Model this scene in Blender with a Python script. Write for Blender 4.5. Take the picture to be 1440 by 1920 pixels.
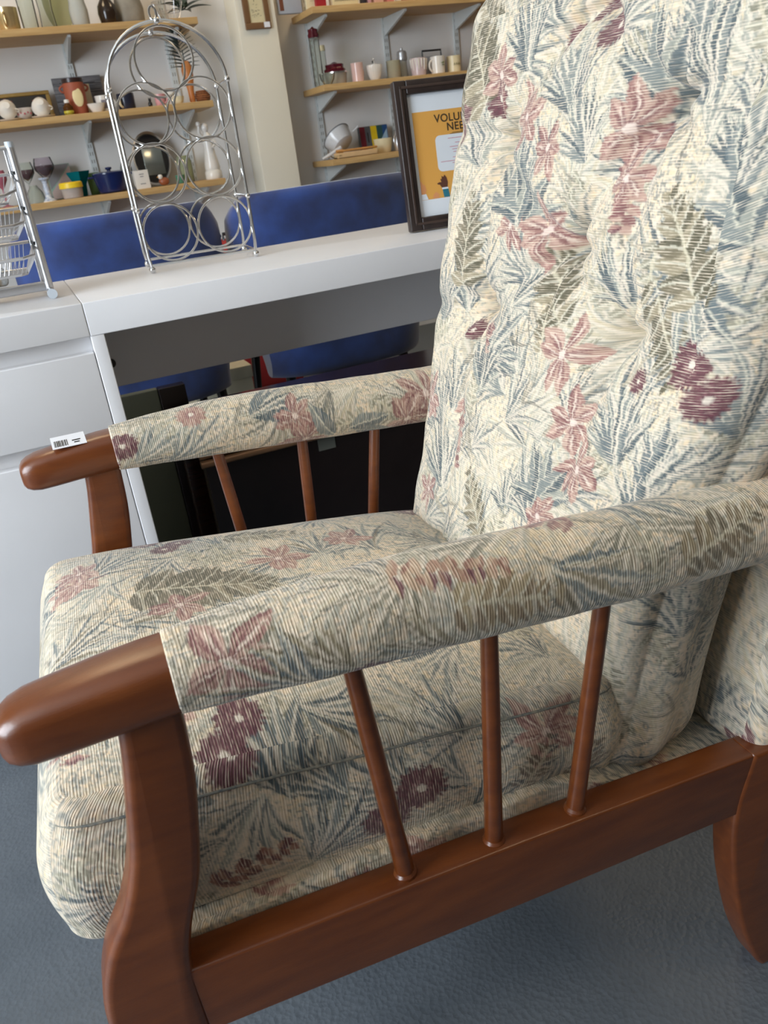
import bpy, math, random
import numpy as np
from mathutils import Matrix, Vector

for o in list(bpy.data.objects):
    bpy.data.objects.remove(o, do_unlink=True)
S = bpy.context.scene
C = S.collection
PI = math.pi

# ------------------------------------------------------------------ camera
FPX, PITCH, ROLL, YAW, CAMH = 1508.9, 24.57, 7.394, 68.74, 0.93


def _axes():
    p, r, a = (math.radians(v) for v in (PITCH, ROLL, YAW))
    rot = np.array([[math.cos(r), math.sin(r), 0], [-math.sin(r), math.cos(r), 0], [0, 0, 1]])
    d = rot @ np.array([0, math.cos(p), math.sin(p)])
    fw = rot @ np.array([0, -math.sin(p), math.cos(p)])
    rt = rot @ np.array([1., 0, 0])
    return (math.cos(a) * fw + math.sin(a) * rt, math.sin(a) * fw - math.cos(a) * rt, -d)


AX, AY, AZ = _axes()
cam_data = bpy.data.cameras.new('camera')
cam = bpy.data.objects.new('camera', cam_data)
C.objects.link(cam)
cam.matrix_world = Matrix(((AX[0], -AX[1], -AX[2], 0), (AY[0], -AY[1], -AY[2], 0),
                           (AZ[0], -AZ[1], -AZ[2], CAMH), (0, 0, 0, 1)))
cam_data.sensor_fit = 'VERTICAL'
cam_data.sensor_height = 36
cam_data.lens = FPX * 36 / 1920
cam_data.clip_start = 0.02
cam_data.dof.use_dof = True
cam_data.dof.focus_distance = 0.88
cam_data.dof.aperture_fstop = 14
S.camera = cam


def at(px, py, Y):
    """point on the vertical plane at depth Y seen at a photo pixel"""
    c = np.array([(px - 720) / FPX, (py - 960) / FPX, 1.])
    v = np.array([c @ AX, c @ AY, c @ AZ]) * 1.0
    t = Y / v[1]
    return Vector((v[0] * t, Y, CAMH + v[2] * t))


# ------------------------------------------------------------------ world, lights, exposure
S.view_settings.view_transform = 'Standard'
S.view_settings.look = 'None'
S.view_settings.gamma = 1
S.view_settings.use_curve_mapping = False
S.view_settings.exposure = 0.2
world = bpy.data.worlds.new('world')
S.world = world
world.use_nodes = True
wb = world.node_tree.nodes['Background']
wb.inputs[0].default_value = (0.62, 0.78, 1.0, 1)
wb.inputs[1].default_value = 1.2


def area(name, loc, direction, sx, sy, power, col):
    l = bpy.data.lights.new(name, 'AREA')
    l.shape = 'RECTANGLE'
    l.size, l.size_y = sx, sy
    l.energy = power
    l.color = col
    o = bpy.data.objects.new(name, l)
    C.objects.link(o)
    o.location = loc
    o.rotation_euler = Vector(direction).to_track_quat('-Z', 'Y').to_euler()
    return o


RX0, RX1, RY0, RY1, RZ = -2.4, 4.2, -2.8, 3.98, 2.75
WIN = (-0.6, 1.38, 0.45, 2.5)     # shop window in the left wall: y0, y1, z0, z1
area('window_daylight', (RX0 - 0.12, 0.39, 1.48), (1, 0, -0.10), 1.95, 2.0, 138, (0.84, 0.92, 1.0))

# ------------------------------------------------------------------ mesh helpers


def lin(c):
    return tuple(((v / 255) / 12.92 if v / 255 <= 0.04045 else (((v / 255) + 0.055) / 1.055) ** 2.4) for v in c)


class MB:
    def __init__(self):
        self.v, self.f = [], []

    def add(self, vs, fs):
        n = len(self.v)
        self.v += [tuple(p) for p in vs]
        self.f += [tuple(i + n for i in q) for q in fs]
        return self

    def box(self, x0, x1, y0, y1, z0, z1, b=0.0):
        if b <= 0:
            vs = [(x, y, z) for x in (x0, x1) for y in (y0, y1) for z in (z0, z1)]
            return self.add(vs, [(0, 1, 3, 2), (4, 6, 7, 5), (0, 4, 5, 1), (2, 3, 7, 6), (0, 2, 6, 4), (1, 5, 7, 3)])
        b = min(b, (x1 - x0) / 2.01, (y1 - y0) / 2.01, (z1 - z0) / 2.01)
        prof = []
        for k in range(5):
            a = k * PI / 8
            prof.append((b - b * math.sin(a), b - b * math.cos(a)))   # inset, height
        rings = []

        def ring(ins, z):
            r = max(b - ins, 1e-5)
            pts = []
            for cx, cy, a0 in ((x1 - b, y1 - b, 0), (x0 + b, y1 - b, PI / 2), (x0 + b, y0 + b, PI), (x1 - b, y0 + b, 1.5 * PI)):
                for k in range(5):
                    a = a0 + k * PI / 8
                    pts.append((cx + r * math.cos(a), cy + r * math.sin(a), z))
            return pts
        for ins, h in prof:
            rings.append(ring(ins, z0 + h))
        for ins, h in reversed(prof):
            rings.append(ring(ins, z1 - h))
        return self.loft(rings)

    def loft(self, rings, closed=True, caps=True):
        n = len(rings[0])
        vs = [p for r in rings for p in r]
        fs = []
        for i in range(len(rings) - 1):
            for j in range(n if closed else n - 1):
                k = (j + 1) % n
                fs.append((i * n + j, i * n + k, (i + 1) * n + k, (i + 1) * n + j))
        if caps and closed:
            fs.append(tuple(reversed(range(n))))
            m = (len(rings) - 1) * n
            fs.append(tuple(m + j for j in range(n)))
        return self.add(vs, fs)

    def lathe(self, prof, c=(0, 0, 0), seg=24, sx=1, sy=1, axis=None, caps=True):
        rings = []
        for r, z in prof:
            r = max(r, 1e-4)
            rings.append([Vector((r * sx * math.cos(2 * PI * k / seg), r * sy * math.sin(2 * PI * k / seg), z)) for k in range(seg)])
        if axis is not None:
            q = Vector(axis).to_track_quat('Z', 'Y')
            rings = [[q @ p for p in r] for r in rings]
        rings = [[p + Vector(c) for p in r] for r in rings]
        return self.loft(rings, caps=caps)

    def tube(self, pts, r, seg=8, closed=False, radii=None):
        pts = [Vector(p) for p in pts]
        n = len(pts)
        rings = []
        ref = None
        for i, p in enumerate(pts):
            if closed:
                t = pts[(i + 1) % n] - pts[i - 1]
            else:
                t = pts[min(i + 1, n - 1)] - pts[max(i - 1, 0)]
            t.normalize()
            if ref is None:
                ref = Vector((0, 0, 1)) if abs(t.z) < 0.9 else Vector((1, 0, 0))
            b = t.cross(ref)
            b.normalize()
            ref = b.cross(t)
            rr = radii[i] if radii else r
            rings.append([p + rr * (math.cos(2 * PI * k / seg) * b + math.sin(2 * PI * k / seg) * ref) for k in range(seg)])
        if closed:
            rings.append(rings[0])
        return self.loft(rings, caps=not closed)

    def ball(self, c, r, seg=12, s=(1, 1, 1)):
        rings = []
        for i in range(1, seg // 2):
            a = PI * i / (seg // 2)
            rings.append([(c[0] + s[0] * r * math.sin(a) * math.cos(2 * PI * k / seg), c[1] + s[1] * r * math.sin(a) * math.sin(2 * PI * k / seg), c[2] - s[2] * r * math.cos(a)) for k in range(seg)])
        return self.loft(rings)

    def prism(self, pts, y0, y1, b=0.0):
        """outline in x,z extruded along y, with rounded long edges"""
        P = [Vector((p[0], p[1])) for p in pts]
        n = len(P)
        ar = sum(P[i].x * P[(i + 1) % n].y - P[(i + 1) % n].x * P[i].y for i in range(n))
        sgn = 1 if ar > 0 else -1

        def inset(d):
            out = []
            for i in range(n):
                e0 = (P[i] - P[i - 1]).normalized()
                e1 = (P[(i + 1) % n] - P[i]).normalized()
                n0 = Vector((-e0.y, e0.x)) * sgn
                n1 = Vector((-e1.y, e1.x)) * sgn
                m = (n0 + n1)
                m = m.normalized() / max(0.5, m.normalized().dot(n0))
                out.append(P[i] + m * d)
            return out
        rings = []
        if b > 0:
            st = [(b - b * math.sin(k * PI / 8), b - b * math.cos(k * PI / 8)) for k in range(5)]
            for ins, h in st:
                rings.append([(q.x, y0 + h, q.y) for q in inset(ins)])
            for ins, h in reversed(st):
                rings.append([(q.x, y1 - h, q.y) for q in inset(ins)])
        else:
            rings = [[(q.x, y, q.y) for q in P] for y in (y0, y1)]
        return self.loft(rings)

    def build(self, name, m, parent=None, smooth=True, loc=None, rot=None):
        me = bpy.data.meshes.new(name)
        me.from_pydata(self.v, [], self.f)
        me.update()
        import bmesh
        bm = bmesh.new()
        bm.from_mesh(me)
        bmesh.ops.recalc_face_normals(bm, faces=bm.faces)
        bm.to_mesh(me)
        bm.free()
        if smooth:
            me.polygons.foreach_set('use_smooth', [True] * len(me.polygons))
            me.set_sharp_from_angle(angle=math.radians(38))
        me.materials.append(m)
        o = bpy.data.objects.new(name, me)
        C.objects.link(o)
        if parent:
            o.parent = parent
        if loc is not None:
            o.location = loc
        if rot is not None:
            o.rotation_euler = rot
        return o


def tag(o, label, cat, group=None):
    o['label'] = label
    o['category'] = cat
    if group:
        o['group'] = group
    return o


def thing(name, label, cat, loc=(0, 0, 0), rz=0.0, group=None, rot=None):
    o = bpy.data.objects.new(name, None)
    o.empty_display_size = 0.05
    C.objects.link(o)
    o.location = loc
    o.rotation_euler = rot if rot else (0, 0, rz)
    return tag(o, label, cat, group)


def struct(o):
    o['kind'] = 'structure'
    return o


def copy_tree(o, parent=None):
    c = o.copy()
    C.objects.link(c)
    c.parent = parent
    for ch in list(o.children):
        copy_tree(ch, c)
    return c

# ------------------------------------------------------------------ materials


def nodes_of(m):
    m.use_nodes = True
    nt = m.node_tree
    return nt, nt.nodes['Principled BSDF']


def mat(name, rgb, rough=0.5, metal=0.0, spec=0.5, noise=0.0, nscale=30.0, bump=0.0, bscale=60.0, stretch=(1, 1, 1), coat=0.0, sheen=0.0, rgb2=None):
    m = bpy.data.materials.new(name)
    nt, b = nodes_of(m)
    c = lin(rgb)
    b.inputs['Base Color'].default_value = (*c, 1)
    b.inputs['Roughness'].default_value = rough
    b.inputs['Metallic'].default_value = metal
    b.inputs['Specular IOR Level'].default_value = spec
    b.inputs['Coat Weight'].default_value = coat
    b.inputs['Coat Roughness'].default_value = 0.25
    b.inputs['Sheen Weight'].default_value = sheen
    tc = nt.nodes.new('ShaderNodeTexCoord')
    mp = nt.nodes.new('ShaderNodeMapping')
    mp.inputs['Scale'].default_value = stretch
    nt.links.new(tc.outputs['Object'], mp.inputs['Vector'])
    n = nt.nodes.new('ShaderNodeTexNoise')
    n.inputs['Scale'].default_value = nscale
    n.inputs['Detail'].default_value = 5
    nt.links.new(mp.outputs[0], n.inputs['Vector'])
    r = nt.nodes.new('ShaderNodeValToRGB')
    c2 = lin(rgb2) if rgb2 else tuple(v * (1 - noise) for v in c)
    r.color_ramp.elements[0].position = 0.3
    r.color_ramp.elements[1].position = 0.7
    r.color_ramp.elements[0].color = (*c2, 1)
    r.color_ramp.elements[1].color = (*(c if rgb2 else tuple(min(1, v * (1 + noise * 0.6)) for v in c)), 1)
    nt.links.new(n.outputs['Fac'], r.inputs[0])
    nt.links.new(r.outputs[0], b.inputs['Base Color'])
    if bump > 0:
        n2 = nt.nodes.new('ShaderNodeTexNoise')
        n2.inputs['Scale'].default_value = bscale
        n2.inputs['Detail'].default_value = 3
        nt.links.new(mp.outputs[0], n2.inputs['Vector'])
        bp = nt.nodes.new('ShaderNodeBump')
        bp.inputs['Strength'].default_value = bump
        bp.inputs['Distance'].default_value = 0.002
        nt.links.new(n2.outputs['Fac'], bp.inputs['Height'])
        nt.links.new(bp.outputs[0], b.inputs['Normal'])
    return m


def glass(name, rgb, clear=0.8, rough=0.03, fres=0.12):
    m = bpy.data.materials.new(name)
    m.use_nodes = True
    nt = m.node_tree
    nt.nodes.remove(nt.nodes['Principled BSDF'])
    out = nt.nodes['Material Output']
    tr = nt.nodes.new('ShaderNodeBsdfTransparent')
    tr.inputs[0].default_value = (*lin(rgb), 1)
    gl = nt.nodes.new('ShaderNodeBsdfGlossy')
    gl.inputs['Roughness'].default_value = rough
    df = nt.nodes.new('ShaderNodeBsdfDiffuse')
    df.inputs[0].default_value = (*lin(rgb), 1)
    lw = nt.nodes.new('ShaderNodeLayerWeight')
    lw.inputs[0].default_value = fres
    nz = nt.nodes.new('ShaderNodeTexNoise')
    nz.inputs['Scale'].default_value = 25
    bp = nt.nodes.new('ShaderNodeBump')
    bp.inputs['Strength'].default_value = 0.12
    nt.links.new(nz.outputs['Fac'], bp.inputs['Height'])
    nt.links.new(bp.outputs[0], gl.inputs['Normal'])
    m1 = nt.nodes.new('ShaderNodeMixShader')
    m1.inputs[0].default_value = 1 - clear
    nt.links.new(tr.outputs[0], m1.inputs[1])
    nt.links.new(df.outputs[0], m1.inputs[2])
    m2 = nt.nodes.new('ShaderNodeMixShader')
    nt.links.new(lw.outputs['Fresnel'], m2.inputs[0])
    nt.links.new(m1.outputs[0], m2.inputs[1])
    nt.links.new(gl.outputs[0], m2.inputs[2])
    nt.links.new(m2.outputs[0], out.inputs[0])
    return m


def emission(name, rgb, strength):
    m = bpy.data.materials.new(name)
    nt, b = nodes_of(m)
    b.inputs['Emission Color'].default_value = (*lin(rgb), 1)
    b.inputs['Emission Strength'].default_value = strength
    return m


M = {}
M['wood'] = mat('mahogany_wood', (114, 59, 22), 0.30, spec=0.5, nscale=14, rgb2=(94, 45, 16), stretch=(1, 6, 6), bump=0.08, bscale=160, coat=0.35)
M['white_board'] = mat('white_melamine', (232, 231, 232), 0.42, noise=0.03, nscale=6, bump=0.03, bscale=300)
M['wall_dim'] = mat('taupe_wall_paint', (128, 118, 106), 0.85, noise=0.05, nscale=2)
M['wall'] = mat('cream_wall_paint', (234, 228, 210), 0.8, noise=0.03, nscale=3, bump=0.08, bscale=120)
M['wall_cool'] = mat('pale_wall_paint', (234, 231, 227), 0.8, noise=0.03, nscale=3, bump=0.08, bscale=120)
M['ceiling'] = mat('ceiling_paint', (232, 230, 224), 0.9, noise=0.02)
M['shelf_wood'] = mat('birch_laminate', (206, 172, 118), 0.5, nscale=10, rgb2=(190, 152, 98), stretch=(1, 14, 14))
M['bracket'] = mat('white_steel', (218, 224, 224), 0.4, noise=0.03)
M['chrome'] = mat('chrome_wire', (225, 225, 225), 0.2, metal=1.0, noise=0.04)
M['satin'] = mat('satin_aluminium', (208, 208, 210), 0.34, metal=0.85, noise=0.05)
M['rubber'] = mat('dark_plastic', (60, 64, 66), 0.5, noise=0.1)
M['greyplast'] = mat('grey_plastic_cap', (196, 204, 212), 0.4, noise=0.04)
M['velvet'] = mat('blue_velvet', (42, 74, 146), 0.75, nscale=9, rgb2=(15, 29, 74), sheen=0.7, bump=0.15, bscale=40)
M['darkwood'] = mat('dark_walnut', (58, 36, 28), 0.22, nscale=12, rgb2=(40, 24, 20), stretch=(1, 8, 8), coat=0.3)
M['bronze'] = mat('bronzed_edge', (150, 114, 84), 0.32, metal=0.3, noise=0.15)
M['black'] = mat('black_gloss', (24, 24, 26), 0.3, noise=0.1)
M['frame_dark'] = mat('espresso_frame', (52, 40, 36), 0.38, nscale=20, rgb2=(34, 27, 26), stretch=(3, 3, 1))
M['paper'] = mat('white_paper', (236, 238, 244), 0.6, noise=0.01)
M['ceramic'] = mat('white_ceramic', (234, 230, 222), 0.18, noise=0.03)
M['cream'] = mat('cream_ceramic', (232, 220, 182), 0.3, noise=0.04)
M['ink'] = mat('black_ink', (34, 30, 28), 0.7, noise=0.05)
M['glass'] = glass('clear_glass', (246, 248, 245), 0.96)
M['pane'] = glass('window_glass', (252, 253, 253), 1.0, 0.02, 0.03)


def floor_material():
    m = bpy.data.materials.new('slate_vinyl_floor')
    nt, b = nodes_of(m)
    tc = nt.nodes.new('ShaderNodeTexCoord')
    n1 = nt.nodes.new('ShaderNodeTexNoise')
    n1.inputs['Scale'].default_value = 2.2
    n1.inputs['Detail'].default_value = 8
    n1.inputs['Roughness'].default_value = 0.7
    nt.links.new(tc.outputs['Object'], n1.inputs['Vector'])
    r = nt.nodes.new('ShaderNodeValToRGB')
    r.color_ramp.elements[0].position = 0.35
    r.color_ramp.elements[1].position = 0.7
    r.color_ramp.elements[0].color = (*lin((80, 86, 92)), 1)
    r.color_ramp.elements[1].color = (*lin((98, 104, 110)), 1)
    nt.links.new(n1.outputs['Fac'], r.inputs[0])
    # pale scuffs
    mp = nt.nodes.new('ShaderNodeMapping')
    mp.inputs['Scale'].default_value = (9, 40, 1)
    mp.inputs['Rotation'].default_value = (0, 0, 0.5)
    nt.links.new(tc.outputs['Object'], mp.inputs['Vector'])
    n2 = nt.nodes.new('ShaderNodeTexNoise')
    n2.inputs['Scale'].default_value = 1.3
    n2.inputs['Detail'].default_value = 2
    nt.links.new(mp.outputs[0], n2.inputs['Vector'])
    r2 = nt.nodes.new('ShaderNodeValToRGB')
    r2.color_ramp.elements[0].position = 0.74
    r2.color_ramp.elements[1].position = 0.8
    nt.links.new(n2.outputs['Fac'], r2.inputs[0])
    mx = nt.nodes.new('ShaderNodeMix')
    mx.data_type = 'RGBA'
    nt.links.new(r2.outputs[0], mx.inputs[0])
    nt.links.new(r.outputs[0], mx.inputs[6])
    mx.inputs[7].default_value = (*lin((120, 128, 136)), 1)
    nt.links.new(mx.outputs[2], b.inputs['Base Color'])
    b.inputs['Roughness'].default_value = 0.42
    v = nt.nodes.new('ShaderNodeTexVoronoi')
    v.inputs['Scale'].default_value = 170
    nt.links.new(tc.outputs['Object'], v.inputs['Vector'])
    n3 = nt.nodes.new('ShaderNodeTexNoise')
    n3.inputs['Scale'].default_value = 140
    nt.links.new(tc.outputs['Object'], n3.inputs['Vector'])
    ad = nt.nodes.new('ShaderNodeMath')
    nt.links.new(v.outputs['Distance'], ad.inputs[0])
    nt.links.new(n3.outputs['Fac'], ad.inputs[1])
    bp = nt.nodes.new('ShaderNodeBump')
    bp.inputs['Strength'].default_value = 0.45
    bp.inputs['Distance'].default_value = 0.0012
    nt.links.new(ad.outputs[0], bp.inputs['Height'])
    nt.links.new(bp.outputs[0], b.inputs['Normal'])
    return m


M['floor'] = floor_material()

PITCHV = 0.0023      # thread pitch of the tapestry


def fabric_material():
    m = bpy.data.materials.new('floral_tapestry')
    nt, b = nodes_of(m)
    N, Lk = nt.nodes.new, nt.links.new
    col = N('ShaderNodeAttribute')
    col.attribute_name = 'Col'
    uv = N('ShaderNodeUVMap')
    uv.uv_map = 'UVMap'
    sep = N('ShaderNodeSeparateXYZ')
    Lk(uv.outputs[0], sep.inputs[0])
    # wobble of the weft lines
    mpw = N('ShaderNodeMapping')
    mpw.inputs['Scale'].default_value = (60, 160, 1)
    Lk(uv.outputs[0], mpw.inputs['Vector'])
    nw = N('ShaderNodeTexNoise')
    nw.inputs['Scale'].default_value = 1.0
    Lk(mpw.outputs[0], nw.inputs['Vector'])

    def math_(op, a, bb=None, c=None):
        n = N('ShaderNodeMath')
        n.operation = op
        for i, x in enumerate((a, bb, c)):
            if x is None:
                continue
            if isinstance(x, (int, float)):
                n.inputs[i].default_value = x
            else:
                Lk(x, n.inputs[i])
        return n.outputs[0]
    ph = math_('ADD', math_('MULTIPLY', sep.outputs[1], 2 * PI / PITCHV), math_('MULTIPLY', nw.outputs['Fac'], 1.6))
    rib = math_('MULTIPLY_ADD', math_('SINE', ph), 0.5, 0.5)
    # warp floats: long thin streaks along u
    mps = N('ShaderNodeMapping')
    mps.inputs['Scale'].default_value = (70, 560, 1)
    Lk(uv.outputs[0], mps.inputs['Vector'])
    ns = N('ShaderNodeTexNoise')
    ns.inputs['Scale'].default_value = 1.0
    ns.inputs['Detail'].default_value = 3
    Lk(mps.outputs[0], ns.inputs['Vector'])
    # hatching: cream floats break the motif colour
    hatch = N('ShaderNodeMapRange')
    hatch.inputs[1].default_value = 0.72
    hatch.inputs[2].default_value = 0.98
    Lk(math_('ADD', math_('MULTIPLY', rib, 0.26), math_('MULTIPLY', ns.outputs['Fac'], 1.15)), hatch.inputs[0])
    mx = N('ShaderNodeMix')
    mx.data_type = 'RGBA'
    Lk(math_('MULTIPLY', hatch.outputs[0], 0.62), mx.inputs[0])
    Lk(col.outputs['Color'], mx.inputs[6])
    mx.inputs[7].default_value = (*lin((230, 212, 188)), 1)
    # dark gaps between ribs
    gap = N('ShaderNodeMapRange')
    gap.inputs[1].default_value = 0.0
    gap.inputs[2].default_value = 0.45
    gap.inputs[3].default_value = 0.85
    gap.inputs[4].default_value = 1.0
    Lk(math_('ADD', math_('MULTIPLY', rib, 0.22), math_('MULTIPLY', math_('SUBTRACT', ns.outputs['Fac'], 0.30), 1.5)), gap.inputs[0])
    mul = N('ShaderNodeMix')
    mul.data_type = 'RGBA'
    mul.blend_type = 'MULTIPLY'
    mul.inputs[0].default_value = 1
    Lk(mx.outputs[2], mul.inputs[6])
    cmb = N('ShaderNodeCombineColor')
    for i in range(3):
        Lk(gap.outputs[0], cmb.inputs[i])
    Lk(cmb.outputs[0], mul.inputs[7])
    Lk(mul.outputs[2], b.inputs['Base Color'])
    b.inputs['Roughness'].default_value = 0.78
    b.inputs['Sheen Weight'].default_value = 0.25
    b.inputs['Specular IOR Level'].default_value = 0.25
    # relief: ribs, slubs, slack cloth
    mpl = N('ShaderNodeMapping')
    mpl.inputs['Scale'].default_value = (45, 60, 1)
    Lk(uv.outputs[0], mpl.inputs['Vector'])
    nl = N('ShaderNodeTexNoise')
    nl.inputs['Scale'].default_value = 1.0
    nl.inputs['Detail'].default_value = 2
    Lk(mpl.outputs[0], nl.inputs['Vector'])
    h = math_('ADD', math_('ADD', math_('MULTIPLY', rib, 0.28), math_('MULTIPLY', ns.outputs['Fac'], 1.3)), math_('MULTIPLY', nl.outputs['Fac'], 1.6))
    bp = N('ShaderNodeBump')
    bp.inputs['Strength'].default_value = 0.55
    bp.inputs['Distance'].default_value = 0.0016
    Lk(h, bp.inputs['Height'])
    Lk(bp.outputs[0], b.inputs['Normal'])
    return m


M['fabric'] = fabric_material()

# ------------------------------------------------------------------ tapestry print: woven motifs as a colour layer on the cloth
CREAM = (226, 205, 178)
SLATE = [(76, 88, 92), (100, 109, 110), (126, 131, 126), (152, 152, 140)]
PALE = [(166, 164, 150), (184, 174, 152), (196, 182, 152)]
OLIVE = [(92, 86, 66), (118, 108, 86), (148, 136, 110)]
PINK = [(160, 118, 108), (180, 146, 130), (128, 84, 82)]
WINE = [(92, 50, 58), (110, 66, 72)]


class Cloth:
    RES = 0.001

    def __init__(self, u0, u1, v0, v1, seed):
        self.u0, self.v0 = u0, v0
        self.nu, self.nv = int((u1 - u0) / self.RES) + 2, int((v1 - v0) / self.RES) + 2
        self.size = (u0, u1, v0, v1)
        self.rng = np.random.default_rng(seed)
        self.rd = random.Random(seed)
        self.c = np.zeros((self.nv, self.nu, 3), np.float32)
        self.c[:] = lin(CREAM)
        # each weft row is shifted a little, which gives woven steps along every edge
        rows = (np.arange(self.nv) * self.RES / 0.0022).astype(int)
        jit = self.rng.uniform(-1, 1, rows.max() + 2) * 0.0013
        self.jit = jit[rows].astype(np.float32)
        # tone drift of the ground
        k = self.smooth(40)
        self.c *= (1.0 + 0.07 * (k[..., None] - 0.5) * np.array([0.6, 1.0, 1.8]))
        # little blue-grey and ochre sprigs in the ground
        for thr, rgb, sc, am in ((0.63, (202, 190, 164), 3.0, 0.7), (0.68, (222, 194, 150), 4, 0.5), (0.67, (166, 164, 152), 2.4, 0.75), (0.73, (128, 130, 124), 2.4, 0.8)):
            zone = self.smooth(45)
            fine = self.smooth(sc)
            msk = (fine + 0.35 * (zone - 0.5) > thr)
            self.put((slice(None), slice(None)), msk, rgb, am)

    def smooth(self, cell):
        n0, n1 = int(self.nv / cell) + 3, int(self.nu / cell) + 3
        g = self.rng.random((n0, n1))
        y = np.arange(self.nv) / cell
        x = np.arange(self.nu) / cell
        yi, xi = y.astype(int), x.astype(int)
        fy, fx = (y - yi)[:, None], (x - xi)[None, :]
        fy, fx = fy * fy * (3 - 2 * fy), fx * fx * (3 - 2 * fx)
        a = g[yi][:, xi] * (1 - fx) + g[yi][:, xi + 1] * fx
        b = g[yi + 1][:, xi] * (1 - fx) + g[yi + 1][:, xi + 1] * fx
        return (a * (1 - fy) + b * fy).astype(np.float32)

    def put(self, sl, mask, rgb, am=1.0):
        w = (mask.astype(np.float32) * am)[..., None]
        self.c[sl] = self.c[sl] * (1 - w) + np.array(lin(rgb), np.float32) * w

    def window(self, x, y, R):
        return self.window2(x - R, x + R, y - R, y + R, x, y)

    def window2(self, xa, xb, ya, yb, x, y):
        i0, i1 = int((xa - self.u0) / self.RES), int((xb - self.u0) / self.RES) + 1
        j0, j1 = int((ya - self.v0) / self.RES), int((yb - self.v0) / self.RES) + 1
        i0, j0, i1, j1 = max(i0, 0), max(j0, 0), min(i1, self.nu), min(j1, self.nv)
        if i1 <= i0 or j1 <= j0:
            return None
        U = self.u0 + np.arange(i0, i1) * self.RES
        V = self.v0 + np.arange(j0, j1) * self.RES
        U, V = np.meshgrid(U, V)
        U = U + self.jit[j0:j1, None]
        return (slice(j0, j1), slice(i0, i1)), (U - x).astype(np.float32), (V - y).astype(np.float32)

    def leaf(self, x, y, ang, L, w, curve, ca, cb=None, rib=True, am=0.95, sharp=0.75):
        ca_, sa_ = math.cos(ang), math.sin(ang)
        tx, ty = x + L * (ca_ - curve * sa_), y + L * (sa_ + curve * ca_)
        mx_, my_ = x + L * (.5 * ca_ - .25 * curve * sa_), y + L * (.5 * sa_ + .25 * curve * ca_)
        g = self.window2(min(x, tx, mx_) - w - .003, max(x, tx, mx_) + w + .003, min(y, ty, my_) - w - .003, max(y, ty, my_) + w + .003, x, y)
        if g is None:
            return
        sl, dx, dy = g
        a = dx * ca_ + dy * sa_
        b = -dx * sa_ + dy * ca_
        t = a / L
        tt = np.clip(t, 0, 1)
        bb = b - curve * L * tt * tt
        hw = w * np.sin(PI * tt ** sharp) + 0.0004
        m = (t > 0) & (t < 1) & (np.abs(bb) < hw)
        self.put(sl, m & (bb >= 0), ca, am)
        self.put(sl, m & (bb < 0), cb or ca, am)
        if rib and w > 0.004:
            self.put(sl, m & (np.abs(bb) < 0.0009), (214, 206, 184), 0.8)

    def frond(self, x, y, x2, y2, n=9, spread=1.0, pal=SLATE, wide=1.0, am=0.95):
        L = math.hypot(x2 - x, y2 - y)
        a0 = math.atan2(y2 - y, x2 - x)
        rd = self.rd
        order = sorted(range(n), key=lambda i: -abs(i - (n - 1) / 2))
        for i in order:
            f = (i / (n - 1) - 0.5) * 2
            l = L * (1.3 - 0.4 * abs(f)) * rd.uniform(0.8, 1.15)
            c1, c2 = rd.choice(pal), rd.choice(pal)
            self.leaf(x + rd.uniform(-.003, .003), y, a0 + f * spread * 0.62, l, wide * rd.uniform(0.0024, 0.0066), f * spread * rd.uniform(0.25, 0.6), c1, c2, am=am)
            # a pale float beside each strap
            self.leaf(x, y, a0 + f * spread * 0.62 + 0.05, l * 0.9, 0.0013, f * spread * 0.4, (218, 204, 184), rib=False, am=0.8)

    def disc(self, x, y, r, pal=WINE):
        g = self.window(x, y, r * 1.3)
        if g is None:
            return
        sl, dx, dy = g
        rr = np.hypot(dx, dy)
        th = np.arctan2(dy, dx)
        jag = 1 + 0.10 * np.sin(th * 17 + 3 * np.sin(th * 3)) + 0.05 * np.sin(th * 29)
        m = rr < r * jag
        self.put(sl, m, pal[0], 0.95)
        self.put(sl, m & (np.sin(th * 13 + rr * 300) > 0.35) & (rr > r * 0.3), pal[1], 0.8)
        self.put(sl, (rr < r * 0.42) & (rr > r * 0.2) & (np.sin(th * 9) > 0.1), (140, 96, 98), 0.8)
        self.put(sl, rr < r * 0.19, (222, 208, 190), 0.95)

    def lily(self, x, y, r, ang=None, pal=PINK, n=6):
        a0 = self.rd.uniform(0, 2 * PI) if ang is None else ang
        for k in range(n):
            a = a0 + k * 2 * PI / n + self.rd.uniform(-.22, .22)
            l = r * self.rd.uniform(0.7, 1.15)
            cv = self.rd.uniform(-.35, .35)
            w = r * self.rd.uniform(.17, .27)
            c0 = self.rd.choice(pal[:2])
            self.leaf(x, y, a, l, w, cv, c0, self.rd.choice(pal), rib=False, sharp=1.15)
            self.leaf(x, y, a, l * .86, w * .62, cv * .9, (198, 164, 148), pal[1], rib=False, sharp=1.1, am=.8)
            for q in (-.16, -.05, .06, .17):
                self.leaf(x, y, a + q, l * self.rd.uniform(.6, .95), .0011, cv, pal[2] if q != .06 else (222, 202, 184), rib=False, am=0.85)
        g = self.window(x, y, r * 0.2)
        if g:
            self.put(g[0], np.hypot(g[1], g[2]) < r * 0.11, (226, 204, 190), 0.9)

    def spike(self, x, y, x2, y2, pal=PINK):
        L = math.hypot(x2 - x, y2 - y)
        a0 = math.atan2(y2 - y, x2 - x)
        n = max(4, int(L / 0.009))
        for i in range(n):
            f = i / n
            px, py = x + (x2 - x) * f, y + (y2 - y) * f
            for s in (-1, 1):
                self.leaf(px, py, a0 + s * self.rd.uniform(0.5, 1.3), 0.018 * (1.15 - 0.6 * f), 0.0042, s * 0.2, self.rd.choice(pal), self.rd.choice(pal + [WINE[1]]), rib=False)

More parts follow.
